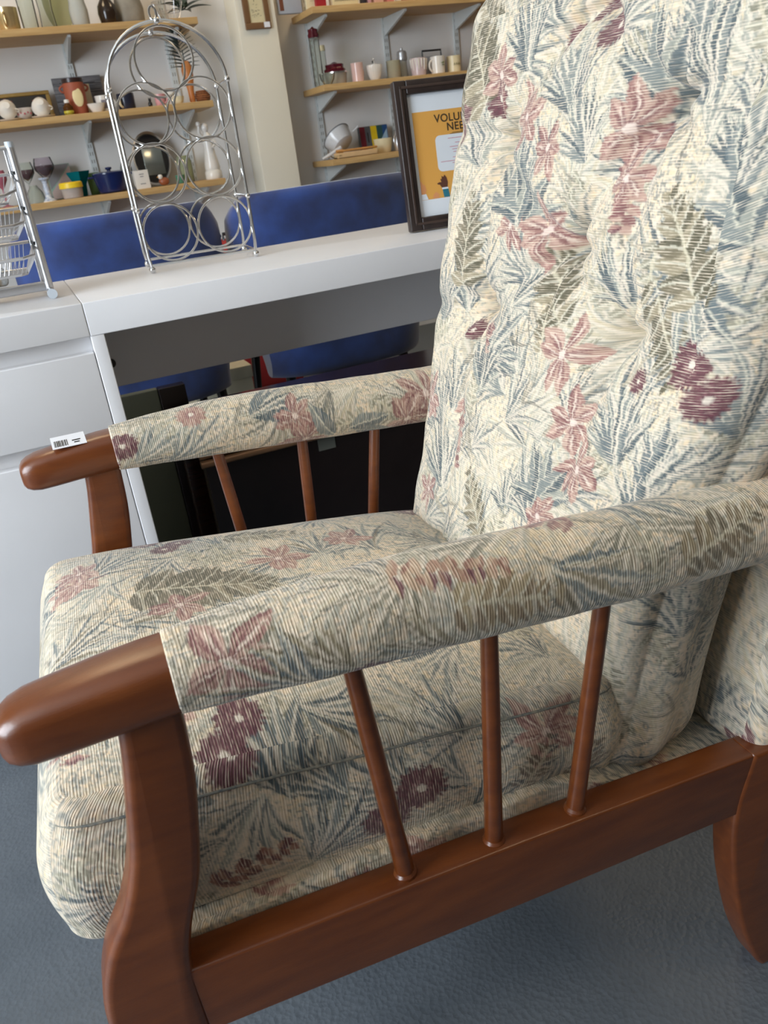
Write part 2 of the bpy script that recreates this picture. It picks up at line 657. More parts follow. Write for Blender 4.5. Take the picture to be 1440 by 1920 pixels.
    def spray(self, x, y, x2, y2, pal=OLIVE, k=1.0):
        L = math.hypot(x2 - x, y2 - y)
        a0 = math.atan2(y2 - y, x2 - x)
        n = max(4, int(L / 0.015))
        for i in range(n + 1):
            f = i / n
            px, py = x + (x2 - x) * f, y + (y2 - y) * f
            l = k * L * 0.38 * (0.55 + math.sin(PI * min(1, f * 0.8 + 0.12)) * 0.6) * (1.05 - 0.55 * f)
            for s in (-1, 1):
                self.leaf(px, py, a0 + s * (1.0 - 0.45 * f) + self.rd.uniform(-.12, .12), l, l * 0.27, s * 0.22, pal[0] if s > 0 else self.rd.choice(pal), self.rd.choice(pal), rib=True)
        self.leaf(x, y, a0, L * 1.05, 0.0012, 0, (196, 186, 160), rib=False)

    def fill(self, dens=1.0, mid=None):
        """the all-over ground planting between the named blooms"""
        u0, u1, v0, v1 = self.size
        A = (u1 - u0) * (v1 - v0)
        rd = self.rd

        def pts(n):
            return [(rd.uniform(u0, u1), rd.uniform(v0, v1)) for _ in range(int(n))]
        for x, y in pts(A * 260 * dens):
            a = rd.uniform(0.2, PI - 0.2)
            l = rd.uniform(.05, .09)
            self.frond(x, y, x + l * math.cos(a), y + l * math.sin(a), rd.randint(5, 8), rd.uniform(.7, 1.2), PALE + [SLATE[3]], 0.9, 0.75)
        for x, y in pts(A * 115 * dens):
            a = rd.uniform(0.5, PI - 0.5)
            l = rd.uniform(.05, .08)
            self.frond(x, y, x + l * math.cos(a), y + l * math.sin(a), rd.randint(6, 9), rd.uniform(.7, 1.2), mid or SLATE, 0.9)
        for x, y in pts(A * 120 * dens):
            # thin curling stems
            a = rd.uniform(0, 2 * PI)
            for k in range(4):
                self.leaf(x, y, a + k * .25, rd.uniform(.03, .06), .0012, rd.uniform(-.7, .7), rd.choice([(150, 142, 124), (120, 116, 104), (172, 160, 138)]), rib=False, am=.85)
        for x, y in pts(A * 75 * dens):
            a = rd.uniform(0, 2 * PI)
            self.spray(x, y, x + .05 * math.cos(a), y + .05 * math.sin(a), [(150, 144, 124), (168, 160, 138), (126, 122, 104)])

    def blooms(self, n, seed=None):
        u0, u1, v0, v1 = self.size
        rd = self.rd
        A = (u1 - u0) * (v1 - v0)
        for i in range(int(A * n)):
            x, y = rd.uniform(u0, u1), rd.uniform(v0, v1)
            q = rd.random()
            a = rd.uniform(0, 2 * PI)
            if q < .28:
                self.lily(x, y, rd.uniform(.03, .045))
            elif q < .48:
                r = rd.uniform(.014, .024)
                self.disc(x, y, r)
                self.disc(x + r * 1.4, y + r * 1.3, r * .9)
            elif q < .65:
                self.spike(x, y, x + .06 * math.cos(a), y + .06 * math.sin(a))
            elif q < .82:
                self.spray(x, y, x + .09 * math.cos(a), y + .09 * math.sin(a))
            else:
                self.frond(x, y, x + .08 * math.cos(a), y + .08 * math.sin(a), 7, .8, SLATE[:3], 1.6)

    def sample(self, uv):
        x = np.clip((uv[..., 0] - self.u0) / self.RES, 0, self.nu - 1.001)
        y = np.clip((uv[..., 1] - self.v0) / self.RES, 0, self.nv - 1.001)
        xi, yi = x.astype(int), y.astype(int)
        fx, fy = (x - xi)[..., None], (y - yi)[..., None]
        c = self.c
        return (c[yi, xi] * (1 - fx) + c[yi, xi + 1] * fx) * (1 - fy) + (c[yi + 1, xi] * (1 - fx) + c[yi + 1, xi + 1] * fx) * fy


def cloth_mesh(name, grids, cloth, parent):
    """grids: list of (V, UV, flip) arrays of shape (n, m, 3) and (n, m, 2), joined into one continuous cover"""
    Vs, Us, Cs, Fs = [], [], [], []
    base = 0
    for V, UV, flip in grids:
        n, m = V.shape[:2]
        idx = np.arange(n * m).reshape(n, m) + base
        q = np.stack([idx[:-1, :-1], idx[1:, :-1], idx[1:, 1:], idx[:-1, 1:]], -1).reshape(-1, 4)
        if flip:
            q = q[:, ::-1]
        Vs.append(V.reshape(-1, 3))
        Us.append(UV.reshape(-1, 2))
        Cs.append(cloth.sample(UV.reshape(-1, 2)))
        Fs.append(q)
        base += n * m
    V, U, Cc, F = np.concatenate(Vs), np.concatenate(Us), np.concatenate(Cs), np.concatenate(Fs)
    me = bpy.data.meshes.new(name)
    me.vertices.add(len(V))
    me.vertices.foreach_set('co', V.astype(np.float32).ravel())
    me.loops.add(F.size)
    me.loops.foreach_set('vertex_index', F.astype(np.int32).ravel())
    me.polygons.add(len(F))
    me.polygons.foreach_set('loop_start', (np.arange(len(F)) * 4).astype(np.int32))
    me.polygons.foreach_set('use_smooth', np.ones(len(F), bool))
    me.update(calc_edges=True)
    ul = me.uv_layers.new(name='UVMap')
    ul.data.foreach_set('uv', U[F.ravel()].astype(np.float32).ravel())
    ca = me.color_attributes.new('Col', 'FLOAT_COLOR', 'POINT')
    ca.data.foreach_set('color', np.concatenate([Cc, np.ones((len(Cc), 1))], 1).astype(np.float32).ravel())
    me.materials.append(M['fabric'])
    o = bpy.data.objects.new(name, me)
    C.objects.link(o)
    o.parent = parent
    return o


def cushion_grids(A, B, T, rc, re, bulge, step, mapf, side_step=None):
    """boxed cushion: face grid plus a strip around the four sides. a in [-A, A], b in [-B, B], depth 0..T"""
    side_step = side_step or step

    def outline(s, t, ins):
        """square boundary point (s,t) -> rounded rectangle inset by ins; returns xy"""
        a, b = A - ins, B - ins
        r = max(rc - ins, 0.002)
        x, y = s * a, t * b
        cx, cy = np.clip(x, -(a - r), a - r), np.clip(y, -(b - r), b - r)
        dx, dy = x - cx, y - cy
        L = np.maximum(np.hypot(dx, dy), 1e-9)
        return cx + dx / L * r, cy + dy / L * r
    nu, nv = int(2 * A / step) + 1, int(2 * B / step) + 1
    s, t = np.meshgrid(np.linspace(-1, 1, nu), np.linspace(-1, 1, nv), indexing='ij')
    m = np.maximum(np.abs(s), np.abs(t))
    mm = np.maximum(m, 1e-9)
    x, y = outline(s / mm, t / mm, re)
    # concentric in the outer part, plain in the middle
    k = np.clip((m - 0.5) / 0.5, 0, 1) ** 2
    fx = (x * m) * k + s * (A - re) * (1 - k)
    fy = (y * m) * k + t * (B - re) * (1 - k)
    V = mapf(fx, fy, np.zeros_like(fx))
    face = (V, np.stack([fx, fy], -1), False)
    # perimeter points
    na, nb = int(2 * A / side_step), int(2 * B / side_step)
    e = []
    for i in range(nb):
        e.append((1, -1 + 2 * i / nb, 0))
    for i in range(na):
        e.append((1 - 2 * i / na, 1, 1))
    for i in range(nb):
        e.append((-1, 1 - 2 * i / nb, 2))
    for i in range(na):
        e.append((-1 + 2 * i / na, -1, 3))
    e.append((1, -1, 3))
    e = np.array(e)
    path = []
    for q in np.linspace(0, PI / 2, max(6, int(re * 1.57 / side_step))):
        path.append((re - re * math.sin(q), re - re * math.cos(q)))
    nsd = max(2, int((T - 2 * re) / side_step))
    for q in np.linspace(0, 1, nsd)[1:-1]:
        path.append((-bulge * math.sin(PI * q), re + (T - 2 * re) * q))
    for q in np.linspace(0, PI / 2, max(6, int(re * 1.57 / side_step))):
        path.append((re - re * math.cos(q), T - re + re * math.sin(q)))
    path.append((min(A, B) * 0.5, T))
    path.append((min(A, B) * 0.97, T))
    path = np.array(path)
    ln = np.concatenate([[0], np.cumsum(np.hypot(np.diff(path[:, 0]), np.diff(path[:, 1])))])
    X = np.zeros((len(path), len(e)))
    Y = np.zeros_like(X)
    UV = np.zeros(X.shape + (2,))
    for i, (ins, d) in enumerate(path):
        X[i], Y[i] = outline(e[:, 0], e[:, 1], ins)
        l = ln[i] - re
        sd = e[:, 2]
        xs, ys = e[:, 0] * A, e[:, 1] * B
        UV[i, :, 0] = np.where(sd == 0, A + l, np.where(sd == 2, -A - l, xs))
        UV[i, :, 1] = np.where(sd == 1, B + l, np.where(sd == 3, -B - l, ys))
    Dp = np.repeat(path[:, 1][:, None], len(e), 1)
    return [face, (mapf(X, Y, Dp), UV, False)]

# ------------------------------------------------------------------ the room
struct(MB().box(RX0, RX1, RY0, RY1, -0.04, 0).build('floor', M['floor'], smooth=False))
struct(MB().box(RX0, RX1, RY0, RY1, RZ, RZ + 0.05).build('ceiling', M['ceiling'], smooth=False))
struct(MB().box(RX0 - 0.1, RX1 + 0.1, RY1, RY1 + 0.1, -0.04, RZ + 0.05).build('wall_back', M['wall_cool'], smooth=False))
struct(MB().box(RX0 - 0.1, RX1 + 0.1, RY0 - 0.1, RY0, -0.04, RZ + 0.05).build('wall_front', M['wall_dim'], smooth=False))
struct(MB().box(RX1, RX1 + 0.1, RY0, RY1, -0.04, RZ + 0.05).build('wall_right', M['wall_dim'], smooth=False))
wl = MB()
wl.box(RX0 - 0.1, RX0, RY0, WIN[0], -0.04, RZ + 0.05).box(RX0 - 0.1, RX0, WIN[1], RY1, -0.04, RZ + 0.05)
wl.box(RX0 - 0.1, RX0, WIN[0], WIN[1], -0.04, WIN[2]).box(RX0 - 0.1, RX0, WIN[0], WIN[1], WIN[3], RZ + 0.05)
struct(wl.build('wall_left', M['wall'], smooth=False))
wf = MB()
for y in (WIN[0], 0.36, WIN[1] - 0.06):
    wf.box(RX0 - 0.07, RX0 - 0.02, y, y + 0.06, WIN[2], WIN[3])
for z in (WIN[2], WIN[3] - 0.06):
    wf.box(RX0 - 0.068, RX0 - 0.022, WIN[0], WIN[1], z, z + 0.06)
struct(wf.build('window_1', M['bracket'], smooth=False))
PX0, PX1, PY = 1.115, 1.288, 3.82
struct(MB().box(PX0, PX1, PY, RY1, 0, RZ, 0.004).build('wall_pillar', M['wall'], smooth=True))
M['lamp'] = emission('lamp_diffuser', (255, 226, 182), 10.0)
M['lamp_soft'] = emission('lamp_diffuser_dimmed', (255, 222, 176), 6.5)
for i, (x, y) in enumerate(((-0.3, 3.05), (2.0, 3.05), (1.3, -0.4))):
    t = thing('ceiling_light', ('flat ceiling light panel above the blue chairs', 'flat ceiling light panel towards the right wall, over the shelves', 'flat ceiling light panel nearest the armchair', 'flat ceiling light panel over the aisle behind the armchair')[i], 'ceiling light', (x, y, RZ - 0.03))
    MB().box(-0.31, 0.31, -0.31, 0.31, 0.004, 0.03, 0.004).build('housing', M['bracket'], t)
    MB().box(-0.285, 0.285, -0.285, 0.285, 0.0, 0.004).build('diffuser', M['lamp' if y > 1 else 'lamp_soft'], t, smooth=False)

# ------------------------------------------------------------------ the armchair
chair = thing('armchair', 'wooden armchair with floral tapestry seat, buttoned back and padded arms', 'armchair', (0.573, 0.441, 0), math.radians(-3))
CW = 0.575      # overall width over the side frames
YC = CW / 2


def smooth_outline(pts, n=6):
    """Catmull-Rom through an open chain"""
    P = [pts[0]] + list(pts) + [pts[-1]]
    out = []
    for i in range(1, len(P) - 2):
        for k in range(n):
            t = k / n
            p = []
            for d in (0, 1):
                a, b, c, e = P[i - 1][d], P[i][d], P[i + 1][d], P[i + 2][d]
                p.append(0.5 * (2 * b + (c - a) * t + (2 * a - 5 * b + 4 * c - e) * t * t + (3 * b - a - 3 * c + e) * t ** 3))
            out.append(tuple(p))
    out.append(tuple(pts[-1]))
    return out


FL = smooth_outline([(-.596, .612), (-.600, .575), (-.608, .53), (-.617, .485), (-.633, .44), (-.655, .40), (-.668, .35), (-.668, .28), (-.660, .18), (-.652, .08), (-.650, .0)])
FR = smooth_outline([(-.608, .0), (-.604, .08), (-.600, .18), (-.598, .28), (-.598, .355), (-.590, .40), (-.573, .45), (-.563, .50), (-.556, .55), (-.553, .612)])
RL = smooth_outline([(-.042, .337), (-.046, .325), (-.060, .265), (-.056, .18), (-.036, .085), (-.012, .02), (0.0, .0)])
RR = smooth_outline([(.05, .0), (.032, .04), (.012, .1), (.0, .18), (-.002, .265), (.012, .325), (.016, .337)])
ARM_X = [-.668, -.60, -.553, -.50, -.40, -.30, -.20, -.10, 0.0, .06]
ARM_Z = [.612, .618, .621, .621, .618, .611, .603, .597, .594, .594]


def arm_z(x):
    return np.interp(x, ARM_X, ARM_Z)


for sgn, y0 in ((1, 0.0), (-1, CW)):
    def ys(a, b):
        return (y0 + a, y0 + b) if sgn > 0 else (y0 - b, y0 - a)
    MB().prism(FL + FR, *ys(0.0, 0.036), 0.008).build('front_leg', M['wood'], chair)
    MB().prism(RL + RR, *ys(0.0, 0.034), 0.005).build('rear_leg', M['wood'], chair)
    MB().prism([(-.600, .286), (-.602, .361), (-.3, .350), (-.040, .336), (-.052, .264), (-.3, .272)], *ys(0.002, 0.034), 0.003).build('side_rail', M['wood'], chair)
    ym = y0 + sgn * 0.017
    for (xt, zt), (xb, zb) in (((-.430, .588), (-.411, .352)), ((-.314, .575), (-.325, .347)), ((-.207, .572), (-.240, .344))):
        d = Vector((xt - xb, 0, zt - zb))
        a, b = Vector((xb, ym, zb)), Vector((xt, ym, zt))
        pts = [a.lerp(b, f) for f in (0, .02, .03, .25, .5, .75, 1)]
        MB().tube(pts, 0.008, 14, radii=[.0105, .0105, .0085, .0082, .0080, .0078, .0074]).build('spindle', M['wood'], chair)
    # bare wooden hand grip in front of the padding
    rings = []
    for x, k in ((-.668, .30), (-.667, .55), (-.664, .72), (-.658, .86), (-.648, .96), (-.63, 1.0), (-.60, 1.04), (-.57, 1.06), (-.54, 1.06)):
        ring = []
        for j in range(28):
            a = 2 * PI * j / 28
            ca, sa = math.cos(a), math.sin(a)
            e = 0.62
            ring.append((x, y0 + sgn * 0.018 + .0265 * k * math.copysign(abs(ca) ** e, ca), float(arm_z(x)) + .0225 * k * math.copysign(abs(sa) ** e, sa)))
        rings.append(ring)
    grip = MB().loft(rings).build('arm_grip', M['wood'], chair)
    # padded arm cover
    L0, L1 = -.555, .045
    nx = 430
    xs = np.concatenate([[L0 + .006, L0 + .002, L0], np.linspace(L0 + .0012, L1, nx)])
    shr = np.concatenate([[0.80, 0.92, 0.97], np.ones(nx)])
    nt_ = 190
    th = np.linspace(0, 2 * PI, nt_)
    Xg, Tg = np.meshgrid(xs, th, indexing='ij')
    aw = np.interp(xs, [-.56, -.53, -.45, -.35, -.2, .05], [.0300, .0320, .0365, .0385, .0385, .0380])
    ah = np.interp(xs, [-.56, -.53, -.45, -.35, -.2, .05], [.0270, .0295, .0345, .0370, .0375, .0370])
    aw, ah = aw * shr, ah * shr
    rngA = np.random.default_rng(5 if sgn > 0 else 6)
    wob = 1 + 0.012 * np.sin(Xg * 70 + 2 * np.sin(Tg * 2)) * np.sin(Tg * 3 + Xg * 20)
    ca, sa = np.cos(Tg), np.sin(Tg)
    e = 0.88
    Yg = y0 + sgn * 0.018 + aw[:, None] * np.sign(ca) * np.abs(ca) ** e * wob
    Zg = arm_z(Xg) + ah[:, None] * np.sign(sa) * np.abs(sa) ** e * wob
    # cloth coordinate: u round the arm (0 at the outer side), v along it
    uu = ((Tg - PI + PI) % (2 * PI)) * 0.037 - PI * 0.037
    UV = np.stack([(Tg - PI) * 0.037, -(Xg - L0) + 0.3], -1)
    cl = Cloth(-.12, .12, -.32, .32, 11 if sgn > 0 else 17)
    cl.fill(1.0, [(128, 124, 108), (146, 140, 122), (112, 112, 104), (164, 154, 134)])
    cl.blooms(55)
    if sgn > 0:
        cl.lily(-.012, .262, .046, 0.4)
        cl.disc(.042, .165, .022)
        for q in ((.02, .18, -.01, .23), (.03, .10, .02, .16), (-.02, .02, .02, -.05), (.035, .20, .01, .27)):
            cl.frond(*q, 7, 0.8, OLIVE[1:] + SLATE[1:3], 1.2)
        cl.spray(-.01, .10, .0, .02, [(128, 108, 82), (148, 128, 98), (168, 150, 118)])
        cl.spray(.0, -.10, -.03, -.18, [(124, 108, 82), (146, 130, 100), (98, 88, 68)])
        cl.spike(-.045, .14, -.03, .05, [(170, 132, 110), (150, 108, 92), (186, 156, 130)])
    else:
        cl.lily(-.01, -.115, .045, 0.2)
        cl.lily(.02, -.085, .04, 1.2)
        cl.lily(.03, .06, .04, .7)
        for q in ((.02, .28, -.01, .22), (.04, .24, .0, .17)):
            cl.frond(*q, 7, 0.7, SLATE[1:], 1.0)
        for q in ((.03, .02, -.01, .05), (.02, .0, .0, -.06), (.03, -.01, .035, -.07)):
            cl.leaf(q[0], q[1], math.atan2(q[3] - q[1], q[2] - q[0]), .06, .012, .1, SLATE[1], SLATE[2])
        cl.disc(-.035, .20, .018, PINK[:2])
    V = np.stack([Xg, Yg, Zg], -1)
    cloth_mesh('arm_cover', [(V, UV, sgn > 0)], cl, chair)

# price sticker on the far grip
stk = MB().box(-.020, .020, -.017, .017, 0, .0005).build('price_sticker', M['paper'], chair, smooth=False, loc=(-.604, CW - 0.022, .6437), rot=(0.16, 0.015, 0.06))
stk['label'] = 'small white barcode sticker'
bars = MB()
rb = random.Random(3)
x = -.017
while x < -.001:
    w = rb.choice((.0006, .0009, .0013))
    bars.box(x, x + w, -.013, .004, .0005, .0007)
    x += w + rb.choice((.0006, .001))
bars.box(.004, .014, -.004, -.001, .0005, .0007).box(.006, .0125, -.010, -.007, .0005, .0007)
bars.build('barcode', M['ink'], stk, smooth=False)

# seat platform, the upholstered box between the rails
clb = Cloth(-.45, .45, -.5, .5, 29)
clb.fill(1.0)
clb.blooms(60)
for q in ((-.29, .19, -.27, .10), (-.30, .06, -.285, -.02)):
    clb.spike(*q)


def map_base(a, b, d):
    top = .366 - .05 * np.clip((-.335 - b + .24) / .12, 0, 1)
    return np.stack([-.335 - b, YC + a, top - (d / .10) * (top - .288) + 0 * a], -1)


cloth_mesh('seat_base', cushion_grids(.2525, .318, .10, .012, .006, 0.0, .004, map_base, .003), clb, chair)

# loose seat cushion
SC = Cloth(-.42, .42, -.45, .45, 41)
SC.fill(1.0)
SC.blooms(26)
for q in [(0.116,0.202,0.174,0.13),(0.065,-0.054,0.122,-0.045),(-0.041,0.248,0.008,0.191),(-0.195,0.045,-0.234,-0.008),(-0.014,0.172,-0.01,0.123),(0.055,-0.117,0.135,-0.104)]:
    SC.frond(*q, 7, .8, SLATE[:3] + OLIVE[1:2], 1.0)
for q in [(0.046,0.155,0.013,0.022),(0.164,0.04,0.146,-0.037)]:
    SC.spray(*q, OLIVE, 1.1)
for x, y, r in [(0.068,-0.004,0.045),(0.144,0.213,0.04),(-0.003,0.117,0.04),(0.098,-0.092,0.04),(-0.268,-0.159,0.05)]:
    SC.lily(x, y, r * .85)
for x, y, r in [(-0.193,0.098,0.024),(-0.223,0.118,0.026),(0.176,0.096,0.02),(0.155,0.114,0.02),(0.213,0.119,0.012)]:
    SC.disc(x, y, r * .85)
for q in [(-0.352,0.069,-0.285,0.006),(-0.394,-0.15,-0.317,-0.2),(-0.363,-0.084,-0.333,-0.131),(-0.275,0.029,-0.238,0.06)]:
    SC.frond(*q, 8, .8, SLATE[:3], 1.2)
for q in [(-0.333,-0.131,-0.277,-0.161),(-0.411,-0.186,-0.307,-0.206)]:
    SC.spray(*q, [(104, 90, 76), (84, 88, 88), (126, 116, 98)])
for q in [(-0.339,0.142,-0.313,0.073),(-0.381,0.064,-0.386,0.004)]:
    SC.spike(*q, [(152, 100, 84), (168, 124, 102), (104, 56, 54)])
for x, y, r in [(-0.294,-0.035,0.028),(-0.318,-0.001,0.026)]:
    SC.disc(x, y, r * .85)


def seat_top(b):
    return .478 + .10 * b + 0.0 * b


def map_seat(a, b, d):
    zs = .4755 + .13 * b
    zb = .352 + .075 * b
    T = .135
    crown = .036 * (1 - np.abs(a / .240) ** 4.0) * (1 - np.abs(b / .257) ** 4.5)
    crown = crown * np.clip(1 - d / .02, 0, 1)
    z = zb + (zs - zb) * (1 - d / T) + crown
    # slack waves on the boxing
    wav = .0025 * np.sin(b * 38 + a * 9) * np.sin(PI * np.clip(d / T, 0, 1))
    xx = -.415 - b - .018 * np.clip((b - .1) / .15, 0, 1) * np.clip(d / T, 0, 1) ** .6
    return np.stack([xx, YC + a + wav, z], -1)


seat = cloth_mesh('seat_cushion', cushion_grids(.237, .254, .135, .028, .013, .011, .00145, map_seat, .0016), SC, chair)
# welt seam round the top edge
pts = []
for k in range(200):
    q = 2 * PI * k / 200
    cs, sn = math.cos(q), math.sin(q)
    mx_ = max(abs(cs), abs(sn))
    s_, t_ = cs / mx_, sn / mx_
    r_ = .028
    A_, B_ = .2375, .2525
    px, py = s_ * A_, t_ * B_
    cx, cy = max(-(A_ - r_), min(A_ - r_, px)), max(-(B_ - r_), min(B_ - r_, py))
    dl = math.hypot(px - cx, py - cy) or 1
    p = map_seat(np.array(cx + (px - cx) / dl * r_), np.array(cy + (py - cy) / dl * r_), np.array(.013))
    pts.append(tuple(float(v) for v in p))
M['welt'] = mat('welt_cord', (150, 144, 126), 0.85, nscale=220, rgb2=(92, 98, 100))
MB().tube(pts, .0012, 6, closed=True).build('piping', M['welt'], seat)

# buttoned back cushion
BC = Cloth(-.46, .46, -.58, .58, 57)
BC.fill(1.25)
BC.blooms(16)
for q in [(-0.13,0.225,-0.09,0.298),(-0.016,0.24,0.015,0.313),(0.053,0.133,0.095,0.221),(0.08,-0.049,0.083,0.025),(-0.107,-0.158,-0.066,-0.097),(-0.204,-0.065,-0.17,-0.005),(-0.308,-0.027,-0.288,0.038),(0.219,0.006,0.237,0.072),(0.086,0.288,0.122,0.353),(0.144,-0.189,0.195,-0.102),(-0.055,0.195,-0.02,0.253),(-0.135,0.066,-0.111,0.116),(-0.001,-0.206,0.058,-0.161),(-0.241,0.179,-0.242,0.227),(-0.168,0.286,-0.167,0.323),(-0.25,-0.078,-0.253,-0.022)]:
    BC.frond(*q, 10, .85, SLATE[:3], 1.15)
for q in [(0.056,0.144,0.12,0.205),(0.042,0.133,0.015,0.182),(-0.265,0.138,-0.232,0.191),(-0.115,-0.132,-0.068,-0.09),(-0.1,-0.143,-0.127,-0.084),(-0.119,0.236,-0.106,0.303)]:
    an = math.atan2(q[3] - q[1], q[2] - q[0])
    ln_ = math.hypot(q[3] - q[1], q[2] - q[0]) * 1.2
    BC.leaf(q[0], q[1], an, ln_, .012, .15, SLATE[0], SLATE[2])
    BC.leaf(q[0], q[1], an + .4, ln_ * .9, .009, .3, SLATE[1], SLATE[3])
    BC.leaf(q[0], q[1], an - .4, ln_ * .9, .009, -.3, SLATE[2], SLATE[0])
for q in [(-0.231,0.087,-0.182,0.163),(0.178,0.058,0.178,0.159),(0.005,-0.208,0.063,-0.149),(-0.057,0.045,0.002,0.103),(0.18,0.265,0.259,0.371),(-0.039,0.015,-0.031,0.063)]:
    BC.spray(*q, OLIVE, 1.15)
for q in [(0.132,-0.074,0.104,-0.155),(-0.123,0.167,-0.119,0.131),(0.09,-0.007,0.077,0.026)]:
    BC.spike(*q)
for x, y, r in [(0.149,0.29,0.05),(0.074,0.243,0.045),(0.018,0.211,0.04),(-0.099,0.221,0.055),(-0.115,0.18,0.04),(0.014,0.128,0.05),(-0.077,0.017,0.05),(-0.12,-0.043,0.045),(-0.154,-0.083,0.045),(0.227,-0.092,0.04),(-0.116,-0.145,0.035),(0.197,-0.206,0.035)]:
    BC.lily(x, y, r * .82)
for x, y, r in [(-0.238,0.035,0.024),(-0.267,0.01,0.025),(-0.188,0.011,0.014),(-0.041,0.311,0.022),(-0.002,0.335,0.02),(0.032,0.31,0.015),(0.146,0.005,0.014)]:
    BC.disc(x, y, r * .8)
BX = ([.2, .33, .44, .565, .64, .77, .9, 1.0, 1.1, 1.25], [-.24, -.208, -.19, -.153, -.126, -.088, -.058, -.034, -.006, .045])
BUT = [(.143, .218), (-.134, .236), (-.030, .112), (.132, .030), (-.134, .038), (.0, .345), (-.015, -.10)]


def back_front(z):
    zz = np.linspace(.2, 1.25, 300)
    f = np.interp(zz, *BX)
    k = np.ones(31) / 31
    f = np.concatenate([f[15:15 + 0], np.convolve(np.pad(f, 15, mode='reflect', reflect_type='odd'), k, 'valid')])
    return np.interp(z, zz, f)


def tuft(a, b):
    d = np.zeros_like(a)
    for x, y in BUT[:6]:
        r2 = (a - x) ** 2 + (b - y) ** 2
        d = d + .024 * np.exp(-r2 / (2 * .030 ** 2)) + .007 * np.exp(-r2 / (2 * .008 ** 2))
        # pull folds radiating from the button
        th = np.arctan2(b - y, a - x)
        r = np.sqrt(r2)
        d = d + .0045 * np.sin(th * 7 + x * 40) * np.exp(-((r - .035) / .03) ** 2)
    def crease(p, q, dep, w):
        px, py = p
        dx, dy = q[0] - px, q[1] - py
        L = math.hypot(dx, dy)
        t = np.clip(((a - px) * dx + (b - py) * dy) / L ** 2, 0, 1)
        r = np.hypot(a - px - t * dx, b - py - t * dy)
        return dep * np.exp(-(r / w) ** 2)
    for i, j in ((0, 2), (1, 2), (2, 3), (2, 4), (0, 3), (1, 4), (0, 5), (1, 5)):
        d = d + crease(BUT[i], BUT[j], .009, .014)
    for i, tgt in ((3, (.135, -.36)), (4, (-.134, -.36)), (0, (.285, .24)), (1, (-.285, .25)), (3, (.285, .02)), (4, (-.285, .03))):
        d = d + crease(BUT[i], tgt, .0065, .014)
    return d


def map_back(a, b, d):
    z = .315 + (b + .40) / 1.036
    hw = np.interp(z, [.30, .56, .66, .74, 1.2], [.236, .240, .268, .286, .286])
    edge = np.clip(1 - d / .05, 0, 1)
    puff = -.016 * (1 - np.abs(a / .285) ** 2.2) * (1 - np.abs(b / .40) ** 3)
    x = back_front(z) + d + (puff + tuft(a, b)) * edge
    ruck = .0016 * np.sin(b * 75 + a * 22) * np.sin(a * 60 - b * 14)
    return np.stack([x + ruck * edge, YC + a * hw / .286, z], -1)


back = cloth_mesh('back_cushion', cushion_grids(.286, .40, .150, .05, .045, .012, .00150, map_back, .0019), BC, chair)
for x, y in BUT[:6]:
    p = map_back(np.array([x]), np.array([y]), np.array([0.]))[0]
    MB().lathe([(.0, .0045), (.005, .004), (.0085, .002), (.0095, -.001), (.008, -.003)], (0, 0, 0), 16, axis=(-1, 0, .27)).build('button', M['welt_cover'] if 'welt_cover' in M else M['welt'], back, loc=tuple(p + np.array([-.003, 0, 0])))

# upholstered rear panel behind the loose cushion
PB = Cloth(-.45, .45, -.6, .6, 73)
PB.fill(.9)
PB.blooms(40)


def map_panel(a, b, d):
    z = .325 + (b + .40) / 1.036
    return np.stack([np.interp(z, BX[0], BX[1]) + .172 + d * .9, YC + a, z], -1)


cloth_mesh('back_panel', cushion_grids(.282, .41, .07, .03, .02, .004, .004, map_panel, .0025), PB, chair)

# ------------------------------------------------------------------ white desk
DY0, DY1, DZ = 1.42, 1.82, 0.75
desk = thing('desk', 'long white desk with a thick top and a drawer pedestal behind the armchair', 'desk', (0.2, 1.62, 0))


def dbox(name, x0, x1, y0, y1, z0, z1, m, b=0.0015, parent=None):
    return MB().box(x0 - 0.2, x1 - 0.2, y0 - 1.62, y1 - 1.62, z0, z1, b).build(name, m, parent or desk)


dbox('top_panel', -1.0, 0.0775, DY0, DY1, DZ - .054, DZ, M['white_board'])
dbox('top_panel', 0.0783, 1.42, DY0, DY1, DZ - .054, DZ, M['white_board'])
dbox('pedestal_side', 0.078, 0.100, DY0 + .001, DY1 - .01, 0.0, DZ - .054, M['white_board'])
dbox('pedestal_side', -0.452, -0.430, DY0 + .001, DY1 - .01, 0.0, DZ - .054, M['white_board'])
dbox('pedestal_back', -0.430, 0.078, DY1 - .02, DY1 - .01, 0.0, DZ - .054, M['white_board'])
dbox('handle_recess', -0.430, 0.078, DY0 + .024, DY0 + .030, 0.47, DZ - .054, M['white_board'])
dbox('plinth', -0.430, 0.078, DY0 + .03, DY0 + .04, 0.0, 0.05, M['white_board'])
for z0, z1 in ((.532, .669), (.052, .504)):
    dbox('drawer', -0.429, 0.0765, DY0 + .002, DY0 + .022, z0, z1, M['white_board'], .0018)
mp_ = dbox('modesty_panel', 0.100, 1.38, 1.74, 1.758, .532, DZ - .054, M['white_board'])
MB().lathe([(.0, -.004), (.0095, -.004), (.0095, -.0005)], at(208, 681, 1.738) - Vector((.2, 1.62, 0)), 20, axis=(0, 1, 0)).build('cable_hole', M['black'], mp_)
dbox('end_panel', 1.38, 1.402, DY0 + .001, DY1 - .01, 0.0, DZ - .054, M['white_board'])

